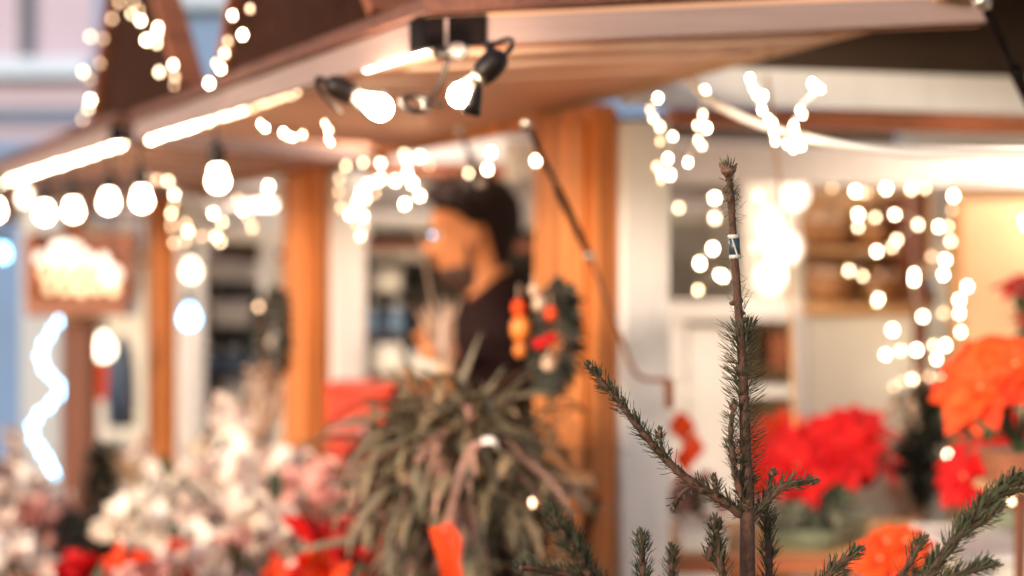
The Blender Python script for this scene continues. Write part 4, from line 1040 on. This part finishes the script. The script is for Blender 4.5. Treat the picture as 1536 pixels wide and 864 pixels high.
# ------------------------------------------------------------------ the fir tree in front
TY = 1.36
tb = P(1125, 432, TY); tb.z = 0
fir = thing('fir_tree', 'young fir tree with bare tagged leading shoot in the foreground', 'fir tree', tb)
def T(px, py, dy=0.0): return P(px, py, TY + dy)
def at_path(path, f):
    n = len(path) - 1; x = min(max(f, 0), .9999) * n; i = int(x); return path[i].lerp(path[i + 1], x - i), (path[i + 1] - path[i]).normalized()
def needle(bm, p, d, L, w, bend):
    """flat curved fir needle: blunt, three cross-sections"""
    d = d.normalized(); s_ = d.cross(bend)
    if s_.length < 1e-5: s_ = ring_frame(d)[0]
    s_.normalize(); n_ = s_.cross(d).normalized(); b = bend.normalized()
    p1 = p + d * L * .45 + b * L * .04; p2 = p + d * L * .85 + b * L * .16; p3 = p + d * L + b * L * .23
    r = []
    for q, ww in ((p, w * .5), (p1, w), (p2, w * .85)):
        r.append([bm.verts.new(q - s_ * ww * .5), bm.verts.new(q + s_ * ww * .5), bm.verts.new(q - n_ * ww * .3)])
    tip = bm.verts.new(p3)
    for a, c_ in zip(r, r[1:]):
        for k in range(3): bm.faces.new((a[k], a[(k + 1) % 3], c_[(k + 1) % 3], c_[k]))
    for k in range(3): bm.faces.new((r[-1][k], r[-1][(k + 1) % 3], tip))

def shoot(pts, r0, r1, dens, L, f0=0.0, f1=1.0, out=.75, bend=Vector((0, 0, 1)), seed=0, bare=None, parent=None, tuft=True, flat=0.0, name='branch', side_bias=None):
    """woody shoot with needles; dens = needles per metre"""
    rng = random.Random(seed)
    path = smooth_path(pts, 8)
    n = len(path)
    bm = NB()
    rs = [(r0 + (r1 - r0) * i / (n - 1)) * (1 + .10 * math.sin(i * 1.7 + seed)) for i in range(n)]
    tube(bm, path, rs, 9)
    # bud scales and little knots on the bark
    length = sum((b - a).length for a, b in zip(path, path[1:]))
    for i in range(int(length * 160)):
        p, d = at_path(path, rng.random()); u, v = ring_frame(d); a = rng.uniform(0, 2 * PI)
        rr = r0 + (r1 - r0) * .5
        ball(bm, p + (u * math.cos(a) + v * math.sin(a)) * rr * .85, .0008, 5)
    br = obj(name, bm, 'bark', parent, smooth=True)
    bm = NB()
    for i in range(int(length * dens)):
        f = f0 + (f1 - f0) * rng.random()
        if noise.noise(Vector((f * length * 55, seed * 3.1, 0))) < -.12 and rng.random() < .55: continue
        p, d = at_path(path, f); u, v = ring_frame(d); a = rng.uniform(0, 2 * PI)
        rad = u * math.cos(a) + v * math.sin(a)
        if flat and abs(rad.z) < flat and rng.random() < .5: continue
        if side_bias is not None and rad.dot(side_bias) < -.2 and rng.random() < .6: continue
        r_ = r0 + (r1 - r0) * f
        dd = rad * out + d * rng.uniform(.35, .95) + rdir(rng) * .18
        LL = L * rng.uniform(.5, 1.2) * (1 - .35 * max(0, (f - .85) / .15) if tuft else 1)
        needle(bm, p + rad * r_ * .7, dd, LL, rng.uniform(.0011, .0017), (bend * .7 + d * .8 + rdir(rng) * .35))
    if tuft:
        p, d = at_path(path, 1)
        for i in range(26):
            dd = d * 1.0 + rdir(rng) * .55; needle(bm, p, dd, L * rng.uniform(.45, .8), .0014, d)
    obj('needles', bm, 'needle', br)
    p, d = at_path(path, 1); bm = NB()
    for q in (0, 1, 2): ball(bm, p + d * .001 + rdir(rng) * .0022, .0022, 8, (1, 1, 1.3))
    obj('bud', bm, 'bud', br, smooth=True)
    return br

# leader: bare upper part with scattered needles and a bud tuft
lead_pts = [T(1122, 1000), T(1121, 864), T(1121, 770), T(1119, 690), T(1116, 600), T(1112, 520), T(1107, 455), T(1103, 400), T(1099, 340), T(1096, 290), T(1092, 256)]
lead_pts = [tb + Z * 0, tb + Z * .5, tb + Z * .95] + lead_pts
path = smooth_path(lead_pts, 5)
bm = NB(); rs = []
for p in path:
    h = p.z; f = h / path[-1].z
    rs.append(.016 * (1 - f) + .0028 + (.0012 if h < P(0, 700, TY).z else 0) * 1.0)
tube(bm, path, rs, 12)
for (px, py, r_) in ((1107, 452, .0042), (1113, 470, .003), (1099, 455, .003), (1116, 480, .0035), (1095, 300, .0034)):
    ball(bm, T(px, py), r_, 8, (1.2, 1, .8), jit=.3)
rng = random.Random(2)
for i in range(330):
    f = rng.uniform(.62, 1); p, d = at_path(path, f); a = rng.uniform(0, 2 * PI); ball(bm, p + Vector((math.cos(a), math.sin(a), 0)) * .0032, .0009, 5)
trunk = obj('trunk', bm, 'bark', fir, smooth=True)
# bud tuft on top
bm = NB()
for i in range(16):
    a = 2 * PI * i / 16; d = Vector((math.cos(a) * .65, math.sin(a) * .65, rng.uniform(.4, 1.0)))
    p = T(1092, 262) + Vector((0, 0, rng.uniform(-.002, .004)))
    tube(bm, [p, p + d * .006, p + d * rng.uniform(.009, .014)], [.0032, .0028, .0006], 6)
ball(bm, T(1092, 256), .006, 10, (1.2, 1.2, .9), jit=.4)
obj('bud_cluster', bm, 'bud', fir, smooth=True)
bm = NB()
for i in range(34):
    d = Vector((rng.uniform(-.6, .6), rng.uniform(-.6, .6), 1)); needle(bm, T(1092, 262), d, rng.uniform(.010, .017), .0012, Z)
for i in range(120):   # sparse needles along the bare part
    y = rng.choice([rng.uniform(268, 350), rng.uniform(268, 330), rng.uniform(385, 500), rng.uniform(420, 500)]); x = 1092 + (y - 250) * .081
    a = rng.uniform(0, 2 * PI); rad = Vector((math.cos(a), math.sin(a), 0))
    needle(bm, T(x, y) + rad * .0025, rad * .7 + Z * rng.uniform(-.9, .9) + rdir(rng) * .2, rng.uniform(.009, .016), .0009, Z)
obj('tip_needles', bm, 'needle', fir)
# needle sleeve of the leader: slightly fuller on the right, long curved needles
bm = NB()
sl = [T(1113, 700), T(1117, 640), T(1116, 600), T(1112, 540), T(1109, 490)]
slp = smooth_path([T(1120, 772), T(1119, 720), T(1117, 660), T(1115, 600), T(1112, 545), T(1109, 492)], 8)
for i in range(620):
    f = rng.random(); p, d = at_path(slp, f); a = rng.uniform(0, 2 * PI)
    rad = Vector((math.cos(a), math.sin(a) * .8, 0))
    dens_low = f < .25
    needle(bm, p + rad * .004, rad * .85 + Z * rng.uniform(.0, .45), (.0195 if not dens_low else .013) * rng.uniform(.75, 1.15), rng.uniform(.0011, .0016), Z)
# collar of needles below the bare part
for i in range(60):
    a = rng.uniform(0, 2 * PI); rad = Vector((math.cos(a), math.sin(a), 0))
    needle(bm, T(1118, 500) + rad * .006 + Z * rng.uniform(-.012, .008), rad * .5 + Z * rng.uniform(.3, 1), rng.uniform(.008, .013), .0014, Z)
obj('leader_needles', bm, 'needle', fir)
# companion upright twig hugging the leader (left, lower)
shoot([T(1112, 745, -.01), T(1101, 700, -.012), T(1096, 650, -.012), T(1100, 612, -.01)], .0035, .002, 1900, .011, parent=fir, seed=3, out=.6)
# tag band on the leader
tg = thing('tree_tag', 'small dark teal and white tag band wrapped round the bare fir tip', 'tag', T(1101, 370))
bm = NB(); tube(bm, [T(1100.5, 357), T(1102.5, 384)], .0054, 14); obj('band', bm, 'tag', tg, smooth=True)
for a_, b_ in (((1100.5, 352), (1100.7, 358)), ((1102.3, 382), (1102.6, 388))):
    bm = NB(); tube(bm, [T(*a_), T(*b_)], .0057, 14); obj('edge_strip', bm, 'tag_white', tg, smooth=True)
bm = NB(); tube(bm, [T(1098, 358, -.0050), T(1105.5, 382, -.0050)], .0009, 6); obj('seam', bm, 'tag_white', tg)
# side shoots, as seen
shoot([T(1112, 772), T(1080, 748, -.004), T(1040, 725, -.006), T(1000, 690, -.008), T(965, 650, -.01), T(930, 605, -.012), T(905, 575, -.014), T(888, 553, -.015)], .0050, .0022, 2300, .0125, parent=fir, seed=11, out=.75, flat=.0)
shoot([T(1000, 690, -.008), T(992, 668, -.012), T(990, 650, -.014)], .002, .0012, 2400, .009, parent=fir, seed=41, out=.8)
shoot([T(1040, 726, -.006), T(1020, 742, -.01), T(1012, 758, -.012)], .002, .0012, 1500, .009, parent=fir, seed=42, out=.8)
shoot([T(1126, 780), T(1150, 752, .006), T(1172, 730, .01), T(1195, 724, .014), T(1216, 722, .016)], .0045, .0028, 2600, .011, parent=fir, seed=12, out=.7)
shoot([T(1150, 748, .008), T(1154, 730, .01), T(1158, 712, .01)], .003, .002, 3200, .009, parent=fir, seed=13, out=.7)
shoot([T(1075, 745, -.01), T(1074, 735, -.012), T(1072, 722, -.012)], .0025, .002, 3000, .010, parent=fir, seed=14, out=.9)
shoot([T(1140, 1000, .02), T(1152, 900, .03), T(1153, 830, .03), T(1150, 770, .03)], .005, .003, 3300, .014, parent=fir, seed=15, out=.7)
shoot([T(1105, 960, -.02), T(1088, 880, -.03), T(1078, 830, -.035), T(1072, 785, -.035)], .0045, .0025, 2900, .013, parent=fir, seed=16, out=.75)
shoot([T(1062, 840, -.03), T(1070, 815, -.034), T(1078, 790, -.03)], .003, .002, 2600, .011, parent=fir, seed=17, out=.9)
shoot([T(1110, 1000, .0), T(1010, 960, .03), T(970, 900, .04), T(964, 850, .04), T(962, 806, .04)], .005, .0028, 2900, .013, parent=fir, seed=18, out=.7)
shoot([T(1112, 1020, .05), T(1050, 960, .08), T(1012, 890, .1), T(1008, 828, .1)], .005, .003, 3000, .013, parent=fir, seed=19, out=.7)
shoot([T(1110, 1030, .0), T(1000, 960, -.08), T(900, 880, -.12), T(860, 820, -.13), T(825, 768, -.13)], .006, .0028, 3300, .014, parent=fir, seed=20, out=.75)
shoot([T(900, 884, -.12), T(850, 862, -.13), T(785, 850, -.14)], .004, .0025, 3000, .013, parent=fir, seed=21, out=.75)
shoot([T(1122, 1000, .02), T(1190, 930, .02), T(1240, 865, .02), T(1284, 828, .02)], .005, .0028, 3200, .014, parent=fir, seed=22, out=.75)
shoot([T(1124, 1060, -.02), T(1250, 1000, -.06), T(1360, 900, -.08), T(1425, 820, -.08), T(1470, 765, -.08), T(1524, 718, -.08)], .006, .0028, 3600, .015, parent=fir, seed=23, out=.75)
shoot([T(1350, 905, -.08), T(1420, 868, -.09), T(1486, 848, -.09)], .004, .0025, 3400, .013, parent=fir, seed=24, out=.75)
shoot([T(1300, 960, -.06), T(1345, 880, -.07), T(1380, 815, -.07)], .004, .0025, 3400, .014, parent=fir, seed=25, out=.75)
shoot([T(1440, 800, -.08), T(1475, 782, -.085), T(1496, 764, -.09)], .003, .002, 2000, .012, parent=fir, seed=26, out=.75)
shoot([T(1480, 755, -.08), T(1505, 740, -.08), T(1536, 735, -.08)], .003, .002, 2000, .012, parent=fir, seed=27, out=.75)
# lower whorls, below the frame
proto = None
for w_ in range(4):
    zc = 1.18 - w_ * .24; Lb = .30 + w_ * .10
    for k in range(6):
        a = 2 * PI * k / 6 + w_ * .5; d = Vector((math.cos(a), math.sin(a), 0))
        if d.y < -.6 and Lb > .5: d.y *= .8
        o = tb + Z * zc
        shoot([o, o + d * Lb * .5 + Z * .02, o + d * Lb + Z * .09], .006, .003, 1000, .019, parent=fir, seed=100 + w_ * 6 + k, out=.8)

# ------------------------------------------------------------------ the building behind
BY = 12.0
bd = thing('town_building', 'blue grey town house front far behind the stalls at the upper left', 'building', (-2.5, BY, 0))
bm = NB(); abox(bm, -9, 12, BY, BY + 6, 0, 2.85); obj('lower_wall', bm, 'facade', bd)
bm = NB(); abox(bm, -9, -3.52, BY + .02, BY + 6, 2.852, 9); obj('upper_wall', bm, 'facade_pink', bd)
bm = NB(); abox(bm, -3.515, 12, BY + .01, BY + 6, 2.852, 9); obj('upper_wall', bm, 'facade', bd)
def bw(name, m, px0, px1, py0, py1, d0, d1):
    a = P(px0, py1, BY); b = P(px1, py0, BY); bm = NB(); abox(bm, a.x, b.x, BY - d1, BY - d0, a.z, b.z); return obj(name, bm, m, bd)
bw('cornice', 'cornice', -500, 142, 92, 118, 0, .18)
bw('string_course', 'facade', -500, 142, 170, 182, .0, .10)
wn = bw('window_recess', 'window_dark', 30, 46, -200, 92, -.019, .03)
bw('window_recess', 'window_dark', -120, -60, -200, 92, -.019, .03)
bw('eaves_strip', 'window_dark', 232, 380, 12, 22, 0, .06)
bw('eaves_strip', 'cornice', 225, 600, -8, 12, 0, .12)
bw('awning_band', 'window_dark', -500, 142, 164, 170, 0, .12)
for px in (-300, 300, 620, 940, 1260, 1580):
    w1 = bw('window', 'window_dark', px, px + 120, 330, 560, 0, .02); a = P(px, 560, BY)
    f = bw('window_frame', 'cornice', px - 8, px + 128, 562, 572, 0, .06)

# ------------------------------------------------------------------ light
w = bpy.data.worlds.new('World'); sc.world = w; w.use_nodes = True
nt = w.node_tree; bg = nt.nodes['Background']
sky = nt.nodes.new('ShaderNodeTexSky'); sky.sky_type = 'NISHITA'; sky.sun_disc = False
sky.sun_elevation = math.radians(14); sky.sun_rotation = math.radians(222)
nt.links.new(sky.outputs['Color'], bg.inputs['Color']); bg.inputs['Strength'].default_value = 0.13
sl_ = bpy.data.lights.new('sun', 'SUN'); sl_.energy = 0.8; sl_.angle = math.radians(12); sl_.color = (1, .84, .66)
so = bpy.data.objects.new('sun', sl_); C.objects.link(so)
sl_.energy = 1.7
so.rotation_euler = (math.radians(76), 0, math.radians(-42))
# lit lamps: inside the stalls and at the glowing fittings
lamp0 = None
for q, (p, pw, lb) in enumerate(((R(.95, .05, .48), 7, 'enamel lamp under the ceiling above the man'), (R(-.22, 1.30, .40), 14, 'enamel lamp under the ceiling of the right hand stall'),
                 (R(2.5, .9, .33), 10, 'enamel lamp under the ceiling of the third stall'), (R(3.8, .8, .33), 8, 'enamel lamp under the ceiling of the farthest stall'))):
    t = thing('ceiling_lamp', lb, 'lamp', p, 'enamel lamps under the stall ceilings')
    bm = NB(); lathe(bm, p + Z * .05, [(.10, 0), (.085, .03), (.03, .07), (.012, .11)], 20)
    bmesh.ops.delete(bm, geom=[f for f in bm.faces if all(abs(v.co.z - (p.z + .05)) < 1e-5 for v in f.verts)], context='FACES'); obj('lamp_shade', bm, 'white_paint', t, smooth=True)
    area_or_point('stall_lamp_light', p + Z * .01, pw, .05, (1, .82, .66))
area_or_point('pendant_light', P(1166, 380, 3.66), 1.2, .02, (1, .82, .64))

# ------------------------------------------------------------------ camera
cam = bpy.data.cameras.new('camera'); co = bpy.data.objects.new('camera', cam); C.objects.link(co)
co.location = (0, 0, EYE); co.rotation_euler = (math.radians(90), 0, 0)
cam.sensor_width = 36; cam.lens = 50; cam.clip_start = .05; cam.clip_end = 1000
cam.dof.use_dof = True; cam.dof.focus_distance = 1.37; cam.dof.aperture_fstop = 1.9
sc.camera = co
sc.render.engine = 'CYCLES'
cy = sc.cycles
cy.use_denoising = True; cy.denoiser = 'OPENIMAGEDENOISE'
cy.use_adaptive_sampling = False
cy.max_bounces = 6; cy.diffuse_bounces = 3; cy.glossy_bounces = 3; cy.transmission_bounces = 4
cy.sample_clamp_direct = 0; cy.sample_clamp_indirect = 4; cy.caustics_reflective = False; cy.caustics_refractive = False
cy.use_light_tree = True
vs = sc.view_settings; vs.view_transform = 'Standard'; vs.look = 'None'; vs.gamma = 1.0; vs.exposure = 1.05; vs.use_curve_mapping = False
